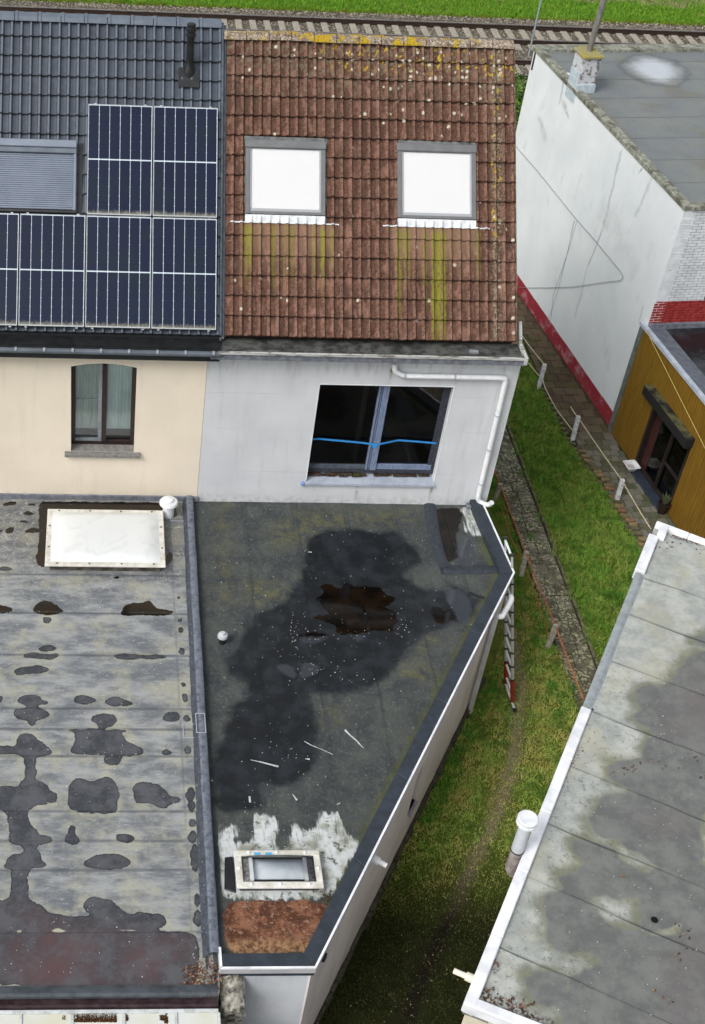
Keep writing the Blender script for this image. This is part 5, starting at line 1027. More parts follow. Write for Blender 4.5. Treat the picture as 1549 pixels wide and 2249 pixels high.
# door with shutter box
bf = simple('black_brown_frame', '#231d1c', '#2f2726', 6, .4, .4)
mb = MB(); mb.box(FO, o_l, o_l+.07, .08, o_t, -.16, .02); mb.box(FO, o_r-.07, o_r, .08, o_t, -.16, .02); mb.box(FO, o_l+.07, o_r-.07, o_t-.08, o_t, -.16, .0); mb.box(FO, o_l+.07, o_r-.07, .08, .14, -.16, -.02); dd_ = mb.build('door', bf, oc, bevel=.006)
dm_ = o_l+.07+.8; mb = MB(); mb.box(FO, dm_, dm_+.06, .14, o_t-.08, -.15, -.03); mb.box(FO, dm_+.06, o_r-.07, .82, .87, -.15, -.04); mb.build('glazing_bar', bf, dd_, bevel=.004)
for a, b, z0, z1, m in ((o_l+.35, dm_, .14, o_t-.08, 'glass'), (dm_+.06, o_r-.07, .14, .82, 'glass'), (dm_+.06, o_r-.07, .87, o_t-.08, 'glass')): mb = MB(); mb.box(FO, a, b, z0, z1, -.1, -.093); mb.build('pane', MT[m], dd_)
mb = MB(); mb.box(FO, o_l+.07, o_l+.3, .14, o_t-.08, -.13, -.1); mb.build('door_leaf', simple('brown_leaf', '#3e2422', '#4d302b', 6, .5), dd_)
mb = MB(); mb.box(FO, dm_+.06, o_r-.07, .16, o_t-.1, -.16, -.12); mb.build('net_curtain', simple('grey_net', '#8d959a', '#7a8287', 3, .9, streak=(9, 9, .3)), dd_)
mb = MB(); mb.box(FO, o_l, o_r, .0, 2.2, -1.6, -1.5); mb.box(FO, o_l-.2, o_r+.2, -.02, .03, -1.6, -.2); mb.box(FO, o_l+.35, o_l+.5, .1, 1.1, -.6, -.3); mb.box(FO, o_l+.55, o_l+.95, .03, .5, -1.1, -.5); mb.build('room', simple('interior_grey', '#a3b3b3', '#5c6868', 3, .8), dd_)
mb = MB(); mb.box(FO, o_l-.3, o_r+.04, o_t+.0, o_t+.24, .0, .20); g = G('mossy_black_box', .7); g.color(g.mix(g.mul(g.step(g.noise(4, 5, .65), .38, .6), g.step(g.sep(g.node('ShaderNodeNewGeometry').outputs['Normal'], 2), .5, .9)), '#202021', '#5d5c3c')).bump(g.noise(50, 4), .3, .008); mb.build('shutter_box', g.mat, oc, bevel=.01)
mb = MB(); mb.box(FO, o_l-.02, o_r+.02, .0, .078, -.16, .2); mb.build('threshold', simple('wet_slate_step', '#39414f', '#2c333f', 5, .25, .5), oc, bevel=.008)
# bowl and plant pot
bp = FO(1.52, .08, .17); bowl = MB(); bowl.lathe(bp+V3(0, 0, .0), [(.08, 0), (.11, .1), (.125, .12), (.12, .125), (.1, .10), (.075, .02)], 4 if False else 20); tb = thing('bowl', 'white plastic tub standing at the corner of the dark door step', 'tub', tuple(bp))
bx = MB()
def rrect(a, b, r, n=3):
    out = []
    for cx_, cy_, s in ((a-r, b-r, 0), (-a+r, b-r, 1), (-a+r, -b+r, 2), (a-r, -b+r, 3)):
        for k in range(n+1): t = math.pi/2*(s+k/n); out.append((cx_+r*math.cos(t), cy_+r*math.sin(t)))
    return out
prf = [(.09, .07, 0), (.13, .11, .11), (.15, .13, .115), (.15, .13, .125), (.125, .105, .125), (.09, .07, .02)]; V = []; FBo = Frame(bp, od, on, (0, 0, 1))
for a, b, h in prf: V += [FBo(x, y, h) for x, y in rrect(a*1.1, b*1.2, .04)]
m = 16; bx.add(V, [tuple(range(m))[::-1]]+[(i*m+k, i*m+(k+1) % m, (i+1)*m+(k+1) % m, (i+1)*m+k) for i in range(len(prf)-1) for k in range(m)]+[tuple((len(prf)-1)*m+k for k in range(m))]); bx.build('tub_shell', MT['white_plastic'], tb, smooth=True)
mb = MB(); mb.add([FBo(x, y, .05) for x, y in rrect(.1, .08, .03)], [tuple(range(16))]); mb.build('water', simple('pinkish_grey_water', '#b3a9aa', rough=.2), tb)
pp = at(1452, 1128, 0); pot = thing('plant_pot', 'dark brown pot with a scraggy green plant beside the ochre door', 'plant pot', tuple(pp))
mb = MB(); mb.lathe(pp, [(.09, 0), (.13, .26), (.145, .27), (.145, .31), (.12, .31), (.11, .24)], 20); mb.build('pot', simple('brown_pot', '#33201c', '#22201e', 9, .5), pot, smooth=True)
mb = MB()
for k in range(60):
    a = rng.uniform(0, 6.28); r = rng.uniform(0, .12); p = pp+V3(r*.4*math.cos(a), r*.4*math.sin(a), .26); q = pp+V3(r*1.3*math.cos(a), r*1.3*math.sin(a), .3+rng.uniform(.05, .28)); d = V3(-math.sin(a), math.cos(a), 0)*.014; mb.add([p, (p+q)/2+d+V3(0, 0, .03), q, (p+q)/2-d+V3(0, 0, .03)], [(0, 1, 2, 3)])
mb.build('foliage', simple('pot_leaf', '#48523a', '#6a6f50', 20, .8), pot)
yl = MB(); ya = FO(*FO.hit(1418, 722, .05), .05); yl.tube([ya, at(1549, 985, 2.4)*.35+ya*.65, at(1549, 985, 2.4)], .007, 6); yl.tagged('cable', simple('yellow_cable', '#b8a667', rough=.6), 'yellowish cord running diagonally over the ochre wall', 'cord')

# ------------------------------------------------------------------ right foreground flat roof
GZ = 2.8
R0 = at(1020, 2202, GZ+.08); R1 = at(1430, 1172, GZ+.08); ra_ = unit((R1-R0)*V3(1, 1, 0)); rb_ = V3(ra_[1], -ra_[0], 0)
FR = Frame((R0[0], R0[1], 0), ra_, rb_, (0, 0, 1)); LR = float((R1-R0)@ra_)
rg = thing('garage', 'low building with pale grey flat roof, dark wet patches and white edge trims', 'outbuilding', (R0[0], R0[1], 0))
LB = LR+.30
mb = MB(); mb.box(FR, .05, LB-.05, .05, 7.5, 0, GZ-.02); mb.build('wall', simple('cream_garage_wall', '#d6cfbd', '#c4bda9', 3, .85, bump=.2), rg)
wetR = [Z8(p) for p in (
 [(1150,540),(1040,555),(1050,590),(1150,620)],
 [(1200,625),(1094,625),(1050,630),(990,680),(960,720),(930,760),(890,775),(850,765),(790,790),(785,830),(810,870),(780,920),(840,960),(870,990),(850,1000),(825,1030),(820,1090),(760,1105),(680,1100),(660,1140),(700,1200),(760,1220),(740,1240),(640,1250),(620,1310),(580,1350),(590,1400),(640,1430),(700,1445),(740,1480),(830,1510),(880,1560),(950,1600),(1060,1560),(1094,1500),(1070,1400),(1072,1330),(1200,1300)],
 [(510,1450),(560,1440),(640,1470),(700,1490),(720,1530),(760,1560),(860,1600),(840,1625),(790,1680),(780,1750),(800,1830),(850,1870),(1000,1850),(1000,1600),(1200,1560),(1200,2400),(480,2400),(450,2150),(500,2090),(480,2050),(620,2000),(620,1960),(590,1930),(540,1940),(480,1935),(400,1890),(410,1800),(380,1720),(400,1680),(480,1670),(440,1600),(520,1580),(580,1550),(510,1500)],
 [(870,1560),(1060,1520),(1120,1600),(1120,1760),(860,1860),(790,1830),(780,1720),(840,1620)],
 [(310,2060),(340,2020),(420,2010),(480,2040),(500,2080),(470,2150),(430,2185),(370,2170),(320,2120)])]
maR = [Z8(p) for p in ([(1000,720),(1200,640),(1200,1100),(980,1050),(900,980),(900,850)], [(950,1900),(1200,1800),(1200,2400),(900,2400)], [(800,1300),(1050,1300),(1050,1450),(800,1400)])]
brR = [Z8(p) for p in ([(90,2110),(130,2090),(160,2120),(350,2200),(470,2260),(400,2260),(250,2200),(110,2150)], [(150,2000),(180,1985),(195,2010),(170,2040)], [(900,80),(960,90),(1094,120),(1094,170),(1000,140),(930,120)])]
seamR = [float((at(*Z8([q])[0], GZ)-R0)@ra_) for q in ((800, 292), (725, 450), (640, 650), (580, 880), (490, 1120), (395, 1370), (300, 1600), (190, 1910))]
seamR = [LB-.06]+seamR+[.06]
g = G('pale_felt_with_wet_patches', .8, .25); c = g.mix(g.step(g.noise(3, 6, .7), .35, .68), '#939895', '#b1b4ae')
c = g.mix(g.mul(g.step(g.noise(1.1, 4, .6), .48, .65), .5), c, '#a8a691'); c = g.mix(g.mul(g.step(g.noise(14, 6, .75), .54, .64), g.step(g.sep(g.pos(), 1), 15.5, 14.5, .15, .65)), c, '#5d6466')
wide = g.step(g.math('ADD', g.attr('wet'), g.mul(g.math('SUBTRACT', g.noise(3, 5, .65), .5), .3)), .22, .02); c = g.mix(g.mul(wide, g.step(g.noise(2, 5, .65), .3, .6, .3, .8)), c, '#686a55')
wet = g.mul(g.sdm('wet', .24, 4, .03), .95); wc = g.mix(g.step(g.noise(2.5, 7, .72), .38, .62), '#616463', '#757775'); wc = g.mix(g.mul(g.step(g.attr('mauve'), .25, -.35), g.step(g.noise(1.2, 4), .35, .6, .1, .65)), wc, '#6b6365'); c = g.mix(wet, c, wc)
c = g.mix(g.step(g.attr('seam'), .02, .006, 0, .8), c, '#2e3234'); c = g.mix(g.mul(g.sdm('brown', .12, 8, .04), g.step(g.noise(24, 4), .4, .58)), c, '#43322a')
c = g.mix(g.speck(7, .065, .28), c, '#cdd0d0'); c = g.mix(g.speck(5, .06, .10), c, '#8f6248')
g.color(c); g.rough(g.step(wet, 0, 1, .85, .35)); g.bump(g.mul(g.noise(22, 6, .7), g.step(wet, 0, 1, 1, .25)), .3, .008); mR = g.mat
def seamf(x, y):
    s = (x-R0[0])*ra_[0]+(y-R0[1])*ra_[1]; s = s+.012*np.sin(x*3+y); return np.minimum.reduce([np.abs(s-q) for q in seamR[1:-1]])
islR = [Z8([(595,1705),(640,1685),(700,1700),(810,1705),(800,1760),(795,1840),(740,1835),(640,1795)]), Z8([(1068,1330),(1200,1290),(1200,1520),(1080,1480)])]
fR = dict(wet=lambda x, y: np.maximum(union(x, y, wetR, GZ), -union(x, y, islR, GZ, 1)), mauve=lambda x, y: union(x, y, maR, GZ, 1), brown=lambda x, y: union(x, y, brR, GZ, 1), seam=seamf)
mb = MB(); mb.box(FR, .04, LB-.04, .04, 7.4, GZ-.06, GZ-.025); rro = mb.build('roof', MT['felt_dark'], rg)
outR = np.array([FR(*q)[:2] for q in ((.05, .05), (LB-.05, .05), (LB-.05, 5.2), (.05, 5.2))])
for i in range(len(seamR)-1): felt_strip('felt_sheet', Frame((R0[0], R0[1], GZ), ra_, rb_, (0, 0, 1)), seamR[i+1], seamR[i]+.03, .02, 5.0, None, fR, mR, rro, .045, .002*(len(seamR)-i), 'u0', .004)
# trims
vs = [0]+[float((at(*q, GZ+.1)-R0)@ra_) for q in ((1080, 2110), (1143, 1925), (1178, 1800), (1222, 1690), (1285, 1553))]
us_ = [float((at(1287, 1552, GZ+.08)-R0)@ra_), float((at(1400, 1252, GZ+.08)-R0)@ra_), LR]
vs = [0.0]+[us_[0]*k/5 for k in range(1, 6)]
for i in range(5): mb = MB(); mb.box(FR, vs[i]+.003+(0 if i else 0), vs[i+1]-.003, -.01, .15, GZ-.14, GZ+.075+.004*(i % 2)); mb.build('edge_trim', MT['white_trim'], rg, bevel=.012)
mb = MB(); mb.prism(Frame((R0[0], R0[1], GZ), rb_, (0, 0, 1), ra_), [(.0, -.12), (.0, .03), (.04, .05), (.1, .045), (.17, .01), (.17, -.12)], us_[0]+.003, us_[1]-.003); mb.build('felt_upstand', simple('pale_grey_felt', '#99a0a3', '#868d90', 6, .7, bump=.3), rg, bevel=.008)
mb = MB(); mb.box(FR, us_[1], us_[2]-.02, -.03, .15, GZ-.14, GZ+.10); mb.build('edge_trim', MT['white_trim'], rg, bevel=.012)
mb = MB(); mb.box(FR, us_[2]-.018, LB+.04, .10, .25, GZ-.14, GZ+.12); mb.build('edge_trim', MT['white_trim'], rg, bevel=.012)
q_ = FR.O; T0 = at(1450, 1145, GZ+.1); T1_ = at(1549, 1182, GZ+.1); dt = unit((T1_-T0)); FT = Frame((T0[0], T0[1], 0), V3(dt[0], dt[1], 0), V3(-dt[1], dt[0], 0), (0, 0, 1)); mb = MB(); mb.box(FT, -.05, .55, -.11, .0, GZ-.14, GZ+.10); mb.build('edge_trim', MT['white_trim'], rg, bevel=.012)
mb = MB(); mb.box(FT, .555, 4.5, -.11, .0, GZ-.14, GZ+.098); mb.build('edge_trim', MT['white_trim'], rg, bevel=.012)
# near edge along rb_
E1 = at(1140, 2249, GZ+.08); de = unit((E1-R0)*V3(1, 1, 0)); FE = Frame((R0[0], R0[1], 0), de, V3(-de[1], de[0], 0), (0, 0, 1))
mb = MB(); mb.box(FE, .0, 1.2, -.01, .14, GZ-.12, GZ+.071); mb.build('edge_trim', MT['white_trim'], rg, bevel=.012)
mb = MB(); mb.box(FE, 1.203, 6, -.01, .14, GZ-.12, GZ+.071); mb.build('edge_trim', MT['white_trim'], rg, bevel=.012)
mb = MB(); mb.box(FE, .02, 6, .02, .1, GZ-.2, GZ-.123); mb.build('rusty_strip', simple('grimy_strip', '#8f8d86', '#5e5a50', 10, .8), rg)
dh = at(1438, 2020, GZ+.01); mb = MB(); mb.lathe((dh[0], dh[1], GZ+.006), [(.05, 0), (.05, .006), (.04, .01)], 16); mb.build('drain', MT['black_void'], rg)
mb = MB(); dh = at(1300, 1558, GZ+.02); mb.lathe((dh[0], dh[1], GZ+.012), [(.035, 0), (.035, .008), (.02, .012)], 12); mb.build('drain', MT['felt_dark'], rg)
# flue beside the edge
fu = at(1120, 1912, GZ-.45); ft_ = at(1168, 1765, GZ+.55)
fb0 = FR(float((fu-R0)@ra_), -.16, GZ-.5); fl_h = 1.25; uf = float((at(1150, 1880, GZ)-R0)@ra_)
fx0 = at(1122, 1908, GZ-.35); 
mb = MB(); mb.tube(bend([fx0+rb_*.35+V3(0, 0, -.05), fx0+V3(0, 0, -.05), fx0+V3(0, 0, .45)], .1, 4), .085, 16); flu = mb.build('flue', simple('stained_flue', '#9b9490', '#6f6660', 8, .5), rg, smooth=True)
mb = MB(); mb.tube([fx0+V3(0, 0, .45), fx0+V3(0, 0, 1.05)], .09, 18); mb.build('flue_pipe', simple('pale_flue', '#c3c8cd', '#b2b8bd', 4, .35), flu, smooth=True)
mb = MB(); mb.tube([fx0+V3(0, 0, .44), fx0+V3(0, 0, .46)], .096, 18); mb.build('flue_band', MT['black_plastic'], flu, smooth=True)
mb = MB(); mb.lathe(fx0+V3(0, 0, 1.03), [(.1, 0), (.145, .02), (.145, .045), (.125, .05), (.125, .1), (.145, .11), (.145, .13), (.13, .145)], 28); mb.build('flue_cap', MT['white_trim'], flu, smooth=True)
sp = at(1035, 2148, GZ-.25); FS = Frame(sp, ra_, (0, 0, 1), -rb_); spout(rg, FS, 0, 0, -.1, .34, .05, simple('ivory_pipe', '#e3ddc9', rough=.4), -.05)
# fallen leaves
lm = [simple('leaf_%s' % n, c, rough=.8) for n, c in (('rust', '#6b4c3e'), ('tan', '#8b735c'), ('brown', '#473529'))]
mb = MB()
def leaf(mb, p, s, m, z):
    t = rng.uniform(0, 6.28); a = V3(math.cos(t), math.sin(t), 0)*s; b = V3(-math.sin(t), math.cos(t), 0)*s*.45; p = V3(p[0], p[1], z+.012); h = V3(0, 0, rng.uniform(.004, .02)); mb.add([p-a, p+b+h, p+a, p-b+h*.3], [(0, 1, 2, 3)], m)
for px, py, n, sp_ in ((1378, 1688, 14, 14), (1430, 1676, 5, 12), (1370, 1928, 4, 6), (1545, 1665, 9, 14), (1500, 2045, 10, 20), (1490, 2100, 8, 20), (1470, 2190, 8, 22), (1480, 1680, 6, 18), (1545, 1710, 3, 8), (1285, 1590, 5, 6), (1078, 2010+110, 14, 9), (1064, 2176, 12, 9), (1110, 2195, 16, 12), (1150, 2210, 18, 14), (1440, 1205, 8, 8), (1480, 1200, 8, 12), (1255, 1680, 5, 5), (1270, 1655, 4, 8), (1545, 1185+25, 6, 10)):
    for _ in range(n):
        p = at(px+rng.normal(0, sp_), py+rng.normal(0, sp_*.45), GZ); leaf(mb, p, rng.uniform(.015, .035), int(rng.integers(0, 3)), GZ+.01)
tag(mb.build('fallen_leaves', lm, kind='stuff'), 'small clusters of fallen brown leaves on the pale flat roof', 'leaves')
mb = MB()
for _ in range(260):
    p = at(rng.uniform(400, 485), rng.uniform(2120, 2190), RZ); leaf(mb, p, rng.uniform(.01, .028), int(rng.integers(0, 3)), RZ+.01)
for _ in range(80):
    p = at(rng.normal(723, 14), rng.normal(1975, 10), RZ); leaf(mb, p, rng.uniform(.01, .022), 2, RZ+.01)
tag(mb.build('fallen_leaves', lm, kind='stuff'), 'rusty leaf litter in the corner of the left grey felt roof', 'leaves')

fl_m = [simple('pale_fleck', '#babdbe', rough=.8), simple('cream_fleck', '#a09d8e', rough=.8)]
def flecks(label, n, fn, z, hot=()):
    mb = MB(); done = 0
    for px, py, sx_, sy_, k in hot:
        for _ in range(k):
            p = at(px+rng.normal(0, sx_), py+rng.normal(0, sy_), z)
            if fn(p[0], p[1]): leaf(mb, p, rng.uniform(.006, .014), int(rng.integers(0, 2)), z+.008)
    while done < n:
        p = at(rng.uniform(0, 1549), rng.uniform(1110, 2240), z)
        if fn(p[0], p[1]): leaf(mb, p, rng.uniform(.005, .013), int(rng.integers(0, 2)), z+.008); done += 1
    tag(mb.build('debris', fl_m, kind='stuff'), label, 'debris')
ino = lambda P: (lambda x, y: bool(sdf(np.array([x]), np.array([y]), np.array(P))[0] < -.05))
flecks('small white flecks scattered over the black felt roof and its puddles', 190, ino(inset(OUT, .25)), RZ+.008, ((660, 1410, 40, 30, 45), (645, 1400, 6, 28, 30), (880, 1370, 10, 30, 25), (730, 1480, 60, 14, 30), (800, 1395, 60, 8, 20), (640, 1650, 30, 20, 15), (550, 1780, 40, 15, 12)))
flecks('small white flecks scattered over the wet left roof', 330, lambda x, y: -2.5 < x < 1.5 and 9.65 < y < 19.3, RZ+.012, ((60, 1925, 40, 3, 10), (250, 1655, 20, 4, 14), (200, 2170, 120, 8, 25), (430, 2110, 10, 20, 14), (130, 2030, 40, 4, 10)))
flecks('small white flecks scattered over the pale garage roof', 230, lambda x, y: (x-R0[0])*rb_[0]+(y-R0[1])*rb_[1] > .25 and .2 < (x-R0[0])*ra_[0]+(y-R0[1])*ra_[1] < LB-.2, GZ+.02, ((1470, 1610, 20, 14, 16), (1500, 1660, 22, 8, 12), (1450, 1580, 10, 30, 12)))

# ------------------------------------------------------------------ ground
g = G('ground_soil_and_turf', .95, .1); c = g.mix(g.step(g.noise(1.4, 6, .65), .35, .65), '#556624', '#6c7632'); c = g.mix(g.mul(g.step(g.noise(7, 6, .7), .5, .66), .6), c, '#463a26')
yv = g.sep(g.pos(), 1); xv = g.sep(g.pos(), 0)
al = g.mul(g.step(yv, 14.3, 11.9), g.step(xv, 11, 9.5)); c = g.mix(g.mul(al, .93), c, g.mix(g.step(g.noise(3, 6, .7), .4, .65), '#15150d', '#232414'))  # near alley end painted darker to hold its deep shade
g.color(c).bump(g.noise(30, 6, .7), .8, .03)
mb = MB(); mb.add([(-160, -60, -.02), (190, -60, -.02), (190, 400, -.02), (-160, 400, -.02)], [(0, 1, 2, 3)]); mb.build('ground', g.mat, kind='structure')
# trodden gravel trail
trail = [(8.25, 19.0), (8.1, 17.4), (7.75, 16.2), (7.38, 15.16), (6.9, 14.2), (6.45, 13.5), (5.95, 12.6), (5.45, 11.75), (5.0, 11.0), (4.6, 10.3), (4.0, 9.2)]
gt = G('gravel_trail', .95, .1); yv = gt.sep(gt.pos(), 1); c = gt.mix(gt.step(gt.noise(28, 5, .75), .4, .62), '#93886e', '#71674f'); c = gt.mix(gt.step(yv, 14.0, 12.0), c, gt.mix(gt.noise(12, 4), '#17130f', '#241f1a'))  # shade of the near alley end painted into the trail too
xv_ = gt.sep(gt.pos(), 0); c2 = gt.mix(gt.step(gt.noise(1.4, 6, .65), .35, .65), '#556624', '#6c7632'); c2 = gt.mix(gt.mul(gt.step(gt.noise(7, 6, .7), .5, .66), .6), c2, '#463a26')
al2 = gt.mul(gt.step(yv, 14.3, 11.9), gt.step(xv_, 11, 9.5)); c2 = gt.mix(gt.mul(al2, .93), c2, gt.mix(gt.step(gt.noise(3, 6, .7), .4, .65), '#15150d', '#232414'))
c = gt.mix(gt.step(gt.math('ADD', gt.attr('off'), gt.mul(gt.math('SUBTRACT', gt.noise(5, 6, .75), .5), .55)), .0, .19), c, c2)
gt.color(c).bump(gt.noise(60, 5, .7), .9, .02)
tn_ = np.linspace(0, len(trail)-1, 160); tA = np.array(trail); tx = np.interp(tn_, range(len(tA)), tA[:, 0]); ty = np.interp(tn_, range(len(tA)), tA[:, 1]); V = []; at_e = []
for i in range(160):
    d = unit((tx[min(i+2, 159)]-tx[max(i-2, 0)], ty[min(i+2, 159)]-ty[max(i-2, 0)])); nn = V3(-d[1], d[0])
    for k in range(-8, 9): V.append((tx[i]+nn[0]*k*.055, ty[i]+nn[1]*k*.055, -.012)); at_e.append(abs(k)*.055)
mb = MB(); mb.add(V, [(i*17+k, i*17+k+1, i*17+k+18, i*17+k+17) for i in range(159) for k in range(16)]); fpo = mb.build('footpath', gt.mat, kind='structure')
q = fpo.data.attributes.new('off', 'FLOAT', 'POINT'); q.data.foreach_set('value', np.array(at_e, np.float32))
TR = np.array(trail)
def dpoly(x, y, P):
    d = np.full(x.shape, 9.)
    for i in range(len(P)-1):
        a, b = P[i], P[i+1]; e = b-a; t = np.clip(((x-a[0])*e[0]+(y-a[1])*e[1])/(e@e), 0, 1); d = np.minimum(d, np.hypot(x-a[0]-t*e[0], y-a[1]-t*e[1]))
    return d
# gravel stones on the trail
def stones(name, X, Y, Z, S, mats, seed=1, parent=None):
    r = np.random.default_rng(seed); n = len(X); base = np.array([(1, 0, 0), (0, 1, 0), (-1, 0, 0), (0, -1, 0), (0, 0, 1)], float)
    ang = r.uniform(0, 6.28, n); sc_ = S[:, None]*r.uniform(.6, 1.2, (n, 3)); sc_[:, 2] *= .75; c, s = np.cos(ang), np.sin(ang)
    V = np.zeros((n, 5, 3)); b = base[None]*sc_[:, None, :]; b = b+r.normal(0, .12, b.shape)*S[:, None, None]
    V[..., 0] = b[..., 0]*c[:, None]-b[..., 1]*s[:, None]+X[:, None]; V[..., 1] = b[..., 0]*s[:, None]+b[..., 1]*c[:, None]+Y[:, None]; V[..., 2] = b[..., 2]+Z[:, None]
    f = np.array([(0, 1, 4), (1, 2, 4), (2, 3, 4), (3, 0, 4)]); F = (f[None]+5*np.arange(n)[:, None, None]).reshape(-1, 3)
    me = bpy.data.meshes.new(name); me.vertices.add(n*5); me.vertices.foreach_set('co', V.reshape(-1)); me.loops.add(n*12); me.loops.foreach_set('vertex_index', F.reshape(-1).astype(np.int32))
    me.polygons.add(n*4); me.polygons.foreach_set('loop_start', np.arange(0, n*12, 3, dtype=np.int32)); me.polygons.foreach_set('loop_total', np.full(n*4, 3, np.int32))
    for m in mats: me.materials.append(m)
    mi = np.repeat(r.integers(0, len(mats), n), 4).astype(np.int32); me.polygons.foreach_set('material_index', mi); me.update(calc_edges=True); me.validate()
    return link(name, me, parent, kind='stuff')
n = 5200; t = rng.uniform(0, len(trail)-1, n); X = np.interp(t, range(len(TR)), TR[:, 0])+rng.normal(0, .15, n)*rng.uniform(.5, 1.5, n); Y = np.interp(t, range(len(TR)), TR[:, 1])+rng.normal(0, .1, n)
k = (rng.uniform(0, 1, n) < np.clip((Y-12.8)/2.5, .03, 1)); X, Y = X[k], Y[k]
tag(stones('gravel', X, Y, np.full(len(X), -.006), rng.uniform(.006, .017, len(X)), [simple('pebble_pale', '#a3987e', rough=.9), simple('pebble_grey', '#857d69', rough=.9), simple('pebble_brown', '#75664e', rough=.9)]), 'loose gravel along the trodden footpath between the two walls', 'gravel')

# slab path with lichen
PX0, PX1 = 9.02, 9.64
spth = MB(); spth.box(ID, PX0-.03, PX1+.05, 12.5, 34, -.03, -.008); sp_ = spth.build('stone_path', simple('dark_joint_soil', '#2f2c20', '#3d3a26', 9, .95), kind='structure')
g = G('lichened_slab', .92, .15); c = g.mix(g.step(g.math('ADD', g.noise(6, 5, .7), g.mul(g.rand(), .25)), .5, .75), '#6c6a5f', '#514e42')
li = g.mul(g.step(g.noise(17, 5, .75), .50, .55), g.step(g.noise(2.6, 4, .6), .38, .56)); c = g.mix(li, c, '#a8a68c'); c = g.mix(g.mul(g.step(g.noise(5, 5), .55, .68), .5), c, '#57602c')
g.color(c).bump(g.noise(50, 5, .7), .5, .01); slabm = g.mat
y = 13.2
while y < 31:
    h = random.choice((.30, .34, .42)); w_ = random.choice((.5, .62, .38)); x = PX0
    for xa, xb in ((PX0, PX0+(PX1-PX0)*w_), (PX0+(PX1-PX0)*w_, PX1)):
        if xb-xa < .05: continue
        a = random.gauss(0, .01); mb = MB(); Fs = Frame(((xa+xb)/2, y+h/2, -.03+random.gauss(0, .003)), unit((math.cos(a), math.sin(a), random.gauss(0, .01))), unit((-math.sin(a), math.cos(a), 0)), (0, 0, 1)); mb.box(Fs, -(xb-xa)/2+.008, (xb-xa)/2-.008, -h/2+.008, h/2-.008, 0, .045); mb.build('slab', slabm, sp_, bevel=.006)
    y += h
mb = MB(); y = 13
while y < 31: mb.box(ID, PX1+.03+random.uniform(-.01, .01), PX1+.075, y, y+.98, -.05, .05+random.uniform(-.01, .01)); y += 1.0
tag(mb.build('path_edging', simple('edging_concrete', '#7d7862', '#3f3d30', 12, .9, bump=.4), bevel=.008), 'thin concrete edging between the lichened slab path and the lawn', 'edging')
# brick paving by the white building
pl = [(10.86, 31.5), (10.92, 29.3), (10.92, 27.2), (11.02, 25.0), (11.22, 24.0), (11.38, 23.2), (11.57, 21.6), (11.75, 19.8)]
plx = lambda y: float(np.interp(-y, [-q[1] for q in pl], [q[0] for q in pl]))
prx = lambda y: float((wb_c+wb_d*(y-wb_c[1])/wb_d[1])[0])-.02 if y > 25.3 else float((oc0+od*(y-oc0[1])/od[1])[0])-.01
mb = MB(); ys = np.linspace(19.8, 32, 30); V = []
for y in ys: V += [(plx(y)+.03, y, .028), (prx(y)+.05, y, .028), (plx(y)+.03, y, -.05), (prx(y)+.05, y, -.05)]
mb.add(V, [(4*i, 4*i+1, 4*i+5, 4*i+4) for i in range(29)]+[(4*i, 4*i+4, 4*i+6, 4*i+2) for i in range(29)])
ppv = mb.build('paved_path', simple('mossy_joint', '#2d2c1c', '#3b4020', 6, .95), kind='structure')
g = G('old_paver', .9, .2); yv = g.sep(g.pos(), 1); c = g.mix(g.step(g.math('ADD', g.noise(4, 5), g.mul(g.rand(), .5)), .5, .95), '#4c4035', '#5f5444'); c2_ = g.mix(g.step(g.rand(), .2, .8), '#5b5b4a', '#77746a'); c = g.mix(g.step(yv, 25.6, 24.6), c, c2_)
c = g.mix(g.mul(g.step(g.noise(3, 5, .65), .5, .66), .7), c, '#4d5128'); g.color(c).bump(g.noise(60, 4), .4, .008); pvm = g.mat
cnt = 0; y = 20.0; row = 0; pvmesh = {}
while y < 31 and cnt < 299:
    rh = .30 if y > 24.8 else .2; pwid = .30 if y > 24.8 else .2; xr = prx(y)-.01-(pwid/2 if row % 2 else 0); 
    x = plx(y)+.12 if y < 25 else plx(y)+.04
    off = (row % 2)*pwid/2; x0_ = x
    xx = x0_-off
    while xx < prx(y)-.03:
        a = max(xx, x0_); b = min(xx+pwid, prx(y)-.01)
        if b-a > .06 and cnt < 299:
            key = (round(b-a, 2), rh)
            if key not in pvmesh:
                m_ = MB(); m_.box(ID, 0, key[0]-.012, 0, rh-.012, 0, .05); pvmesh[key] = m_.mesh('paver', pvm, bevel=.008)
            o = link('paver', pvmesh[key], ppv); o.location = (a, y, random.gauss(-.004, .004)); o.rotation_euler = (random.gauss(0, .012), random.gauss(0, .012), random.gauss(.03, .012)); cnt += 1
        xx += pwid
    y += rh; row += 1
# rough brick edging of the paving
be = thing('brick_edging', 'uneven row of loose old bricks along the lawn edge below the white posts', 'edging', (11.2, 23, 0))
bkm = []
for i, (a, b) in enumerate((('#8a7a58', '#6a5c40'), ('#8a6a50', '#6b4c38'), ('#6c6650', '#4c4a38'))):
    bkm.append(simple('old_brick_%s' % ('tan', 'red', 'mossy')[i], a, b, 14, .9, bump=.4))
y = 20.1
while y < 24.75:
    x = plx(y)
    for lay in range(2):
        m_ = MB(); Lb = random.uniform(.17, .23); Wb = random.uniform(.08, .11); m_.box(ID, -.02 if lay else -.07, Lb-.04, 0, Wb, 0, .06); me = m_.mesh('brick', bkm[random.choice((0, 0, 1, 2)) if lay else 2], bevel=.01)
        o = link('brick', me, be); o.location = Vector((x-.02+random.gauss(0, .03), y, .045 if lay else -.02))-be.location; o.rotation_euler = (random.gauss(0, .06), random.gauss(0, .08), random.gauss(-.15, .12))
    y += random.uniform(.12, .19)
y = 24.8
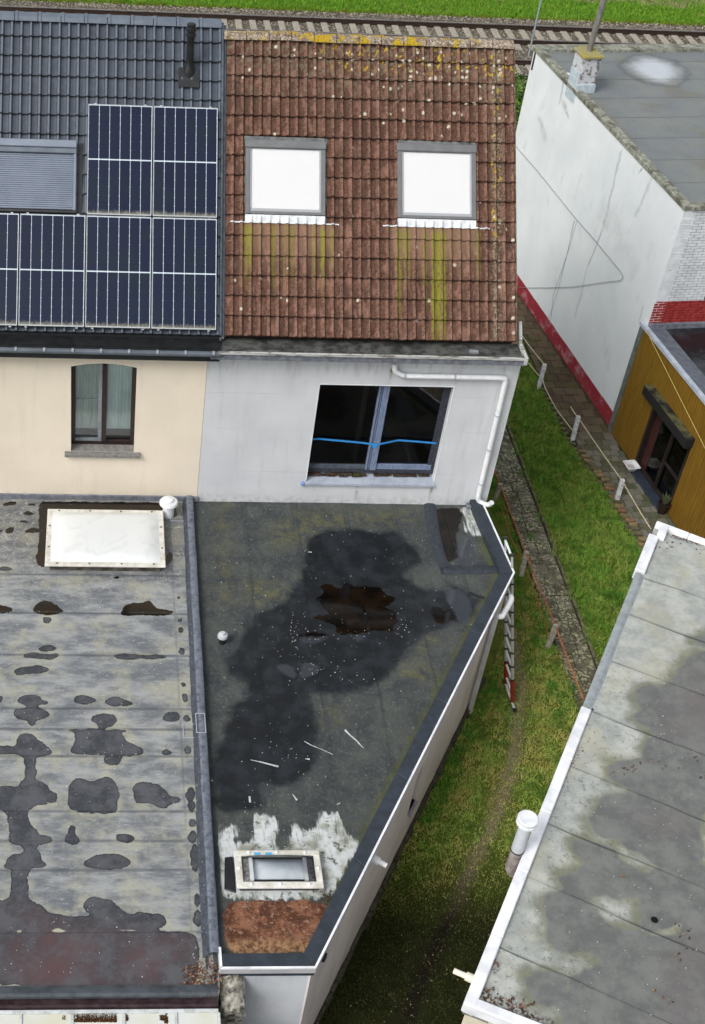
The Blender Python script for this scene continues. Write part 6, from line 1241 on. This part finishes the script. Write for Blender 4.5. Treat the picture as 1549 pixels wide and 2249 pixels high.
while y < 27:
    m_ = MB(); m_.box(ID, 0, .12, 0, .1, 0, .05); o = link('brick', m_.mesh('brick', bkm[2], bevel=.01), be); o.location = Vector((plx(y)-.05, y, -.005))-be.location; o.rotation_euler[2] = random.gauss(0, .1); y += .2
# posts, rails and ropes
wpm = simple('white_post_paint', '#d3d6d8', '#b0b4b4', 10, .7); wlab = ['white post nearest the tall white wall, behind the gutter corner', 'white post in the middle, at the start of the loose bricks', 'white post closest to the grey garage roof']
wp = [((1183, 852), (1197, 800), .8), ((1257, 968), (1271, 914), .8), ((1353, 1105), (1368, 1053), .8)]; tops = []
for (b, t, h), l in zip(wp, wlab):
    B = at(*b, 0.0); o = thing('fence_post', l, 'post', tuple(B), 'short white posts along the paving'); lean = at(*t, .55)-B; F_p = Frame(B, (1, 0, 0), (0, 1, 0), unit(lean))
    hh = np.linalg.norm(lean); mb = MB(); mb.box(F_p, -.045, .045, -.04, .04, -.05, hh); mb.build('post_body', wpm, o, bevel=.006)
    for zq in (.38, .12): mb = MB(); mb.lathe(F_p(0, -.041, zq+.08), [(.014, 0), (.014, .01)], 8, ax=(0, -1, 0)); mb.build('bolt', MT['black_plastic'], o)
    tops.append(F_p(0, 0, hh-.03))
cord = simple('pale_cord', '#cfc9a8', '#a89f80', 20, .7)
def rope(name, pts, r, m, label, cat, sag=.02):
    mb = MB(); out = []
    for a, b in zip(pts[:-1], pts[1:]):
        for k in range(8): t = k/8; p = a*(1-t)+b*t; out.append(p-V3(0, 0, sag*4*t*(1-t)))
    out.append(pts[-1]); mb.tube(out, r, 6); return mb.tagged(name, m, label, cat, smooth=True)
t0 = at(1143, 732, .52); t4 = at(1430, 1162, .5); rope('rope', [t0, tops[0]+V3(0, 0, .02)], .012, cord, 'upper pale cord running to the farthest white post', 'rope')
rope('rope', [at(1152, 786, .2), at(1193, 835, .22), at(1197, 850, .2), at(1222, 898, .1), at(1262, 950, .28)], .012, cord, 'lower pale cord strung between the two farther white posts', 'rope', .01)
rope('rope', [at(1254, 893, .5), tops[1], tops[2], t4], .013, cord, 'pale cord from the middle white post past the last one to the grey roof', 'rope')
gpm = simple('weathered_grey_post', '#b3b0a3', '#8d8a7c', 10, .9, bump=.4); orp = G('orange_rope', .8); orp.color(orp.mix(orp.step(orp.noise(30, 3), .45, .6), '#9a4f2c', '#b98062'))
T_ = []
for (b, t, l) in (((1088, 1095), (1100, 1062), 'grey wooden post almost hidden behind the white house corner'), ((1145, 1262), (1157, 1211), 'grey wooden post beside the ladder top'), ((1203, 1422), (1222, 1372), 'grey wooden post on the slab path edge nearest the grey roof')):
    B = at(*b, 0.0); lean = at(*t, .5)-B; o = thing('fence_post', l, 'post', tuple(B), 'grey wooden posts along the slab path'); F_p = Frame(B, unit((1, .2, 0)), unit((-.2, 1, 0)), unit(lean)); hh = np.linalg.norm(lean)
    mb = MB(); mb.box(F_p, -.05, .05, -.035, .035, -.05, hh); mb.build('post_body', gpm, o, bevel=.01); mb = MB(); q = F_p(0, 0, hh-.03); mb.lathe(q-V3(0, 0, .01), [(.045, 0), (.05, .015), (.03, .03)], 10); mb.build('rope_knot', simple('frayed_knot', '#a39d90', '#7d776a', 30, .9, bump=.8), o, smooth=True); T_.append(q)
rope('rope', [at(1086, 1030, .5), T_[0], T_[1], T_[2], at(1282, 1535, .48)], .016, orp.mat, 'orange rope tied along the tops of the grey wooden posts', 'rope')
rope('rope', [at(1100, 1110, .1), at(1122, 1180, .1), at(1165, 1270, .08), at(1206, 1395, .12)], .009, orp.mat, 'thin lower orange cord lying near the ground between the wooden posts', 'rope', .0)

# ------------------------------------------------------------------ grass
gg = G('grass_blades', .75, .2); px_ = gg.pos(); rA = gg.attr('rnd'); dk = gg.attr('dark'); c = gg.mix(rA, gg.mix(gg.step(gg.sep(px_, 0), 9.6, 8.8), '#4e7f28', '#6c9838'), gg.mix(gg.step(gg.sep(px_, 0), 9.6, 8.8), '#8fb04a', '#b4c466')); yw = gg.step(gg.sep(px_, 0), 9.6, 8.8, .25, .8); c = gg.mix(gg.mul(gg.step(gg.noise(1.6, 5, .65), .42, .60), yw), c, '#c0b46c'); c = gg.mix(gg.mul(gg.step(gg.noise(2.6, 5, .65), .5, .62), .7), c, '#436e25')
c = gg.mix(gg.step(dk, .25, 1.0, 0, .9), c, gg.mix(rA, '#14180a', '#262b12')); gg.color(c)  # blade colour darkened to paint the gloom at the near alley end
gg.b.inputs['Subsurface Weight'].default_value = 0
def blades(name, X, Y, H, W, dark, mat, label, cat, lean=.6, z0=-.01):
    n = len(X); a = rng.uniform(0, 6.28, n); t = rng.uniform(0, 6.28, n); L = rng.uniform(.2, 1, n)*lean*H
    V = np.zeros((n, 3, 3)); V[:, 0] = np.stack([X-W*np.cos(a), Y-W*np.sin(a), np.full(n, z0)], 1); V[:, 1] = np.stack([X+W*np.cos(a), Y+W*np.sin(a), np.full(n, z0)], 1)
    V[:, 2] = np.stack([X+L*np.cos(t), Y+L*np.sin(t), z0+H], 1)
    me = bpy.data.meshes.new(name); me.vertices.add(n*3); me.vertices.foreach_set('co', V.reshape(-1)); me.loops.add(n*3); me.loops.foreach_set('vertex_index', np.arange(n*3, dtype=np.int32))
    me.polygons.add(n); me.polygons.foreach_set('loop_start', np.arange(0, n*3, 3, dtype=np.int32)); me.polygons.foreach_set('loop_total', np.full(n, 3, np.int32)); me.update(calc_edges=True)
    for nm, v in (('rnd', rng.uniform(0, 1, n)), ('dark', dark)):
        q = me.attributes.new(nm, 'FLOAT', 'POINT'); q.data.foreach_set('value', np.repeat(v, 3).astype(np.float32))
    me.materials.append(mat); o = link(name, me, kind='stuff'); return tag(o, label, cat) if label else o
def clumped(n, x0, x1, y0, y1, k=9, s=.035):
    m = n//k; cx_ = rng.uniform(x0, x1, m); cy_ = rng.uniform(y0, y1, m); return (np.repeat(cx_, k)+rng.normal(0, s, m*k)), (np.repeat(cy_, k)+rng.normal(0, s, m*k)), np.repeat(rng.uniform(.5, 1.3, m), k)
# lawn strip between slab path and paving
X, Y, S = clumped(150000, 9.6, 11.8, 11.5, 33, 14, .03); m = (X < np.interp(-Y, [-q[1] for q in pl], [q[0] for q in pl])-.03+.0*X) & (X > PX1+.04+.03*np.sin(Y*5)) & (Y > 12); X, Y, S = X[m], Y[m], S[m]
blades('grass', X, Y, .075*S, .008*S+.003, np.zeros(len(X)), gg.mat, 'bright green lawn strip between the slab path and the brick paving', 'grass', 1.0)
# alley
X, Y, S = clumped(430000, 2.8, 9.1, 8.0, 27, 6, .05)
wd_ = ((X-c3[0])*nA[0]+(Y-c3[1])*nA[1]); dt_ = dpoly(X, Y, TR)
m = (wd_ > .02) & ((X > 7.45) | (Y < 17.6)) & (X < PX0+.02+.05*np.sin(Y*4)) & ((X-R0[0])*(-rb_[0])+(Y-R0[1])*(-rb_[1]) > -.1)
m &= rng.uniform(0, 1, len(X)) < np.clip((dt_-.02)/.34, .30, 1)
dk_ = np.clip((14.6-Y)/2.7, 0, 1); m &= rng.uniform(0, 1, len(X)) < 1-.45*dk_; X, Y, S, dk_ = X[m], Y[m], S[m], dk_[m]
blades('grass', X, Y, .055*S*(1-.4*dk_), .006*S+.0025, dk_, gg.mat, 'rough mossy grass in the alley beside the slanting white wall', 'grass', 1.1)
# weeds in path joints and plant tufts
X, Y, S = clumped(16000, PX0-.1, PX1+.05, 13, 31, 14, .03); m = (rng.uniform(0, 1, len(X)) < .5) | (X < PX0+.03) ; X, Y, S = X[m], Y[m], S[m]
blades('weeds', X, Y, .04*S, .007*S, np.zeros(len(X)), gg.mat, 'small weeds growing in the joints of the slab path', 'weeds')
wx, wy = [], []
for _ in range(120):
    yy_ = rng.uniform(15, 27); side = rng.integers(0, 3); xx_ = {0: PX0-.15+rng.normal(0, .12), 1: 8.6+rng.normal(0, .2), 2: 10.2+rng.normal(0, .35)}[int(side)]
    k = int(rng.integers(15, 45)); wx += list(xx_+rng.normal(0, .06, k)); wy += list(yy_+rng.normal(0, .06, k))
for _ in range(60):
    u_ = rng.uniform(4.5, LA); q = FA(u_, 0, .12+abs(rng.normal(0, .08))); k = 25; wx += list(q[0]+rng.normal(0, .06, k)); wy += list(q[1]+rng.normal(0, .06, k))
wx, wy = np.array(wx), np.array(wy); wg = G('weed_leaves', .8, .2); wg.color(wg.mix(wg.attr('rnd'), '#3a7228', '#74a83c'))
blades('weeds', wx, wy, rng.uniform(.05, .13, len(wx)), rng.uniform(.008, .016, len(wx)), np.zeros(len(wx)), wg.mat, 'lusher leafy weeds in tufts along the wall foot and slab path', 'weeds', 1.1)
# pale specks / petals on the alley ground
mb = MB()
for _ in range(200):
    u_, w_ = rng.uniform(0, LA+1), rng.uniform(.2, 3.2); q = FA(u_-1, 0, w_); leaf(mb, q, rng.uniform(.01, .022), 0, .015)
tag(mb.build('fallen_petals', simple('pale_petal', '#7d7b55', '#9c9a74', 30, .8), kind='stuff'), 'scattered pale petals and leaf bits on the alley ground', 'leaves')

# ------------------------------------------------------------------ railway and field behind
bl_g = G('ballast_bed', .95, .1); bl_g.color(bl_g.mix(bl_g.step(bl_g.noise(18, 5, .7), .4, .62), '#4d4840', '#7b756a')).bump(bl_g.noise(25, 5, .7), 1, .05)
RY = [(49.38, 50.87), (46.0, 47.42)]; RAILZ = .3; rail_dir = 0.0
mb = MB(); mb.prism(Frame((0, 0, 0), (0, 1, 0), (0, 0, 1), (1, 0, 0)), [(44.6, -.02), (45.2, .1), (51.6, .1), (52.3, .0), (52.3, -.02)], -30, 60); mb.build('ballast', bl_g.mat, kind='structure')
steel = simple('rusty_rail_side', '#3a2a24', '#2a201c', 8, .7); steel_t = simple('worn_rail_head', '#8e8a86', '#77706a', 6, .35, .5, .6)
slm_ = simple('concrete_sleeper', '#a39d90', '#8b8578', 9, .9, bump=.3)
for (ya, yb), lab in zip(RY, ('railway track farther from the houses, rails on pale concrete sleepers', 'nearer railway track mostly hidden behind the roof ridges')):
    o = thing('railway_track', lab, 'railway track', (5, (ya+yb)/2, 0), 'railway tracks behind the houses')
    for y in (ya, yb):
        mb = MB(); mb.box(ID, -25, 55, y-.07, y+.07, .15, .17); mb.box(ID, -25, 55, y-.012, y+.012, .17, .27); r_ = mb.build('rail', steel, o)
        mb = MB(); mb.box(ID, -25, 55, y-.035, y+.035, .27, .31); mb.build('rail_head', steel_t, r_, bevel=.008)
    m_ = MB(); m_.prism(Frame((0, 0, 0), (0, 1, 0), (0, 0, 1), (1, 0, 0)), [(-1.25, 0), (1.25, 0), (1.25, .12), (.85, .15), (.4, .135), (-.4, .135), (-.85, .15), (-1.25, .12)], -.12, .12); me = m_.mesh('sleeper', slm_, bevel=.01)
    for k in range(58):
        x = -6.2+k*.54
        if -6.5 < x < 25: q = link('sleeper', me, o); q.location = Vector((x, (ya+yb)/2, .0))-o.location
n = 42000; X = rng.uniform(-6, 26, n); Y = rng.uniform(44.9, 52.35, n); Zs = np.interp(Y, [44.6, 45.2, 51.6, 52.3], [0, .1, .1, .02])
fr_ = ((X+6.2+.27) % .54)-.27; onsl = (np.abs(fr_) < .125) & (((Y > 48.9) & (Y < 51.35)) | ((Y > 45.5) & (Y < 48.0))); m = ~(onsl & (rng.uniform(0, 1, n) < .93)); X, Y, Zs = X[m], Y[m], Zs[m]
tag(stones('ballast_stones', X, Y, Zs-.01, rng.uniform(.025, .055, len(X)), [simple('ballast_pale', '#8e877b', rough=.9), simple('ballast_brown', '#5f564b', rough=.9), simple('ballast_dark', '#3e3a35', rough=.9), simple('ballast_tan', '#a39a88', rough=.9)], 3), 'loose brown and grey ballast stones between and beside the rails', 'gravel')
g = G('field_grass', .9, .1); c = g.mix(g.step(g.noise(.6, 6, .65), .35, .65), '#5f8a24', '#4d7a1e'); c = g.mix(g.mul(g.step(g.noise(.5, 5, .6, g.pos(.35, 1.6, 1)), .48, .62), .75), c, '#8a8a4e'); g.color(c).bump(g.noise(6, 5, .7), .8, .08)
mb = MB(); mb.add([(-60, 52.2, -.012), (90, 52.2, -.012), (90, 260, -.012), (-60, 260, -.012)], [(0, 1, 2, 3)]); mb.build('field', g.mat, kind='structure')
fgm = G('field_blades', .8, .15); rr_ = fgm.attr('rnd'); c = fgm.mix(rr_, '#4f8420', '#7fa038'); yv = fgm.sep(fgm.pos(), 1); band = fgm.math('ADD', yv, fgm.mul(fgm.noise(.5, 4, .6), 2.6)); pale_ = fgm.mul(fgm.step(band, 55.6, 56.0), fgm.step(band, 57.2, 56.6))
c = fgm.mix(fgm.mul(pale_, fgm.step(fgm.noise(3, 4), .4, .55, .2, .9)), c, '#95906a'); c = fgm.mix(fgm.step(fgm.math('ADD', yv, fgm.mul(fgm.noise(1.2, 3), .5)), 52.9, 52.5), c, '#6e7a28'); fgm.color(c)
X, Y, S = clumped(230000, -8, 27, 52.25, 60.5, 8, .06)
blades('field_grass', X, Y, .10*S, .018*S, np.zeros(len(X)), fgm.mat, 'bright green grass verge beyond the railway tracks', 'grass', .8)
# bush glimpsed in the gap between the houses
X = rng.normal(13.9, .55, 5200); Y = rng.uniform(40.2, 44.6, 5200); hz = rng.uniform(0, 1, 5200)
bu = thing('bush', 'green bush in the narrow gap between red roof and white building', 'bush', (13.9, 42, 0)); mb = MB()
for x, y, h in zip(X, Y, hz):
    s = .05; d = rng.normal(0, 1, 3); d /= np.linalg.norm(d); e = np.cross(d, (0, 0, 1)); e /= (np.linalg.norm(e)+1e-6); p = V3(x, y, .1+h*1.15*max(.15, 1-abs(x-13.9)/1.5)); f2 = np.cross(d, e); mb.add([p-e*s, p-f2*s*.6, p+e*s, p+f2*s*.6], [(0, 1, 2, 3)], int(rng.integers(0, 2)))
mb.build('foliage', [simple('bush_leaf', '#3b5a22', '#24401a', 3, .8), simple('bush_leaf_light', '#66862e', '#4a6a24', 3, .8)], bu, kind='stuff')
mb = MB(); mb.tube([(13.9, 41, 0), (13.85, 41, 1)], .05, 6); mb.tube([(13.9, 43, 0), (13.95, 43, 1)], .05, 6); mb.build('stem', simple('bark', '#3a3026', rough=.9), bu)
for o in list(bpy.data.objects):
    if o.type == 'MESH' and not o.parent and 'label' not in o and 'kind' not in o: print('UNTAGGED', o.name)
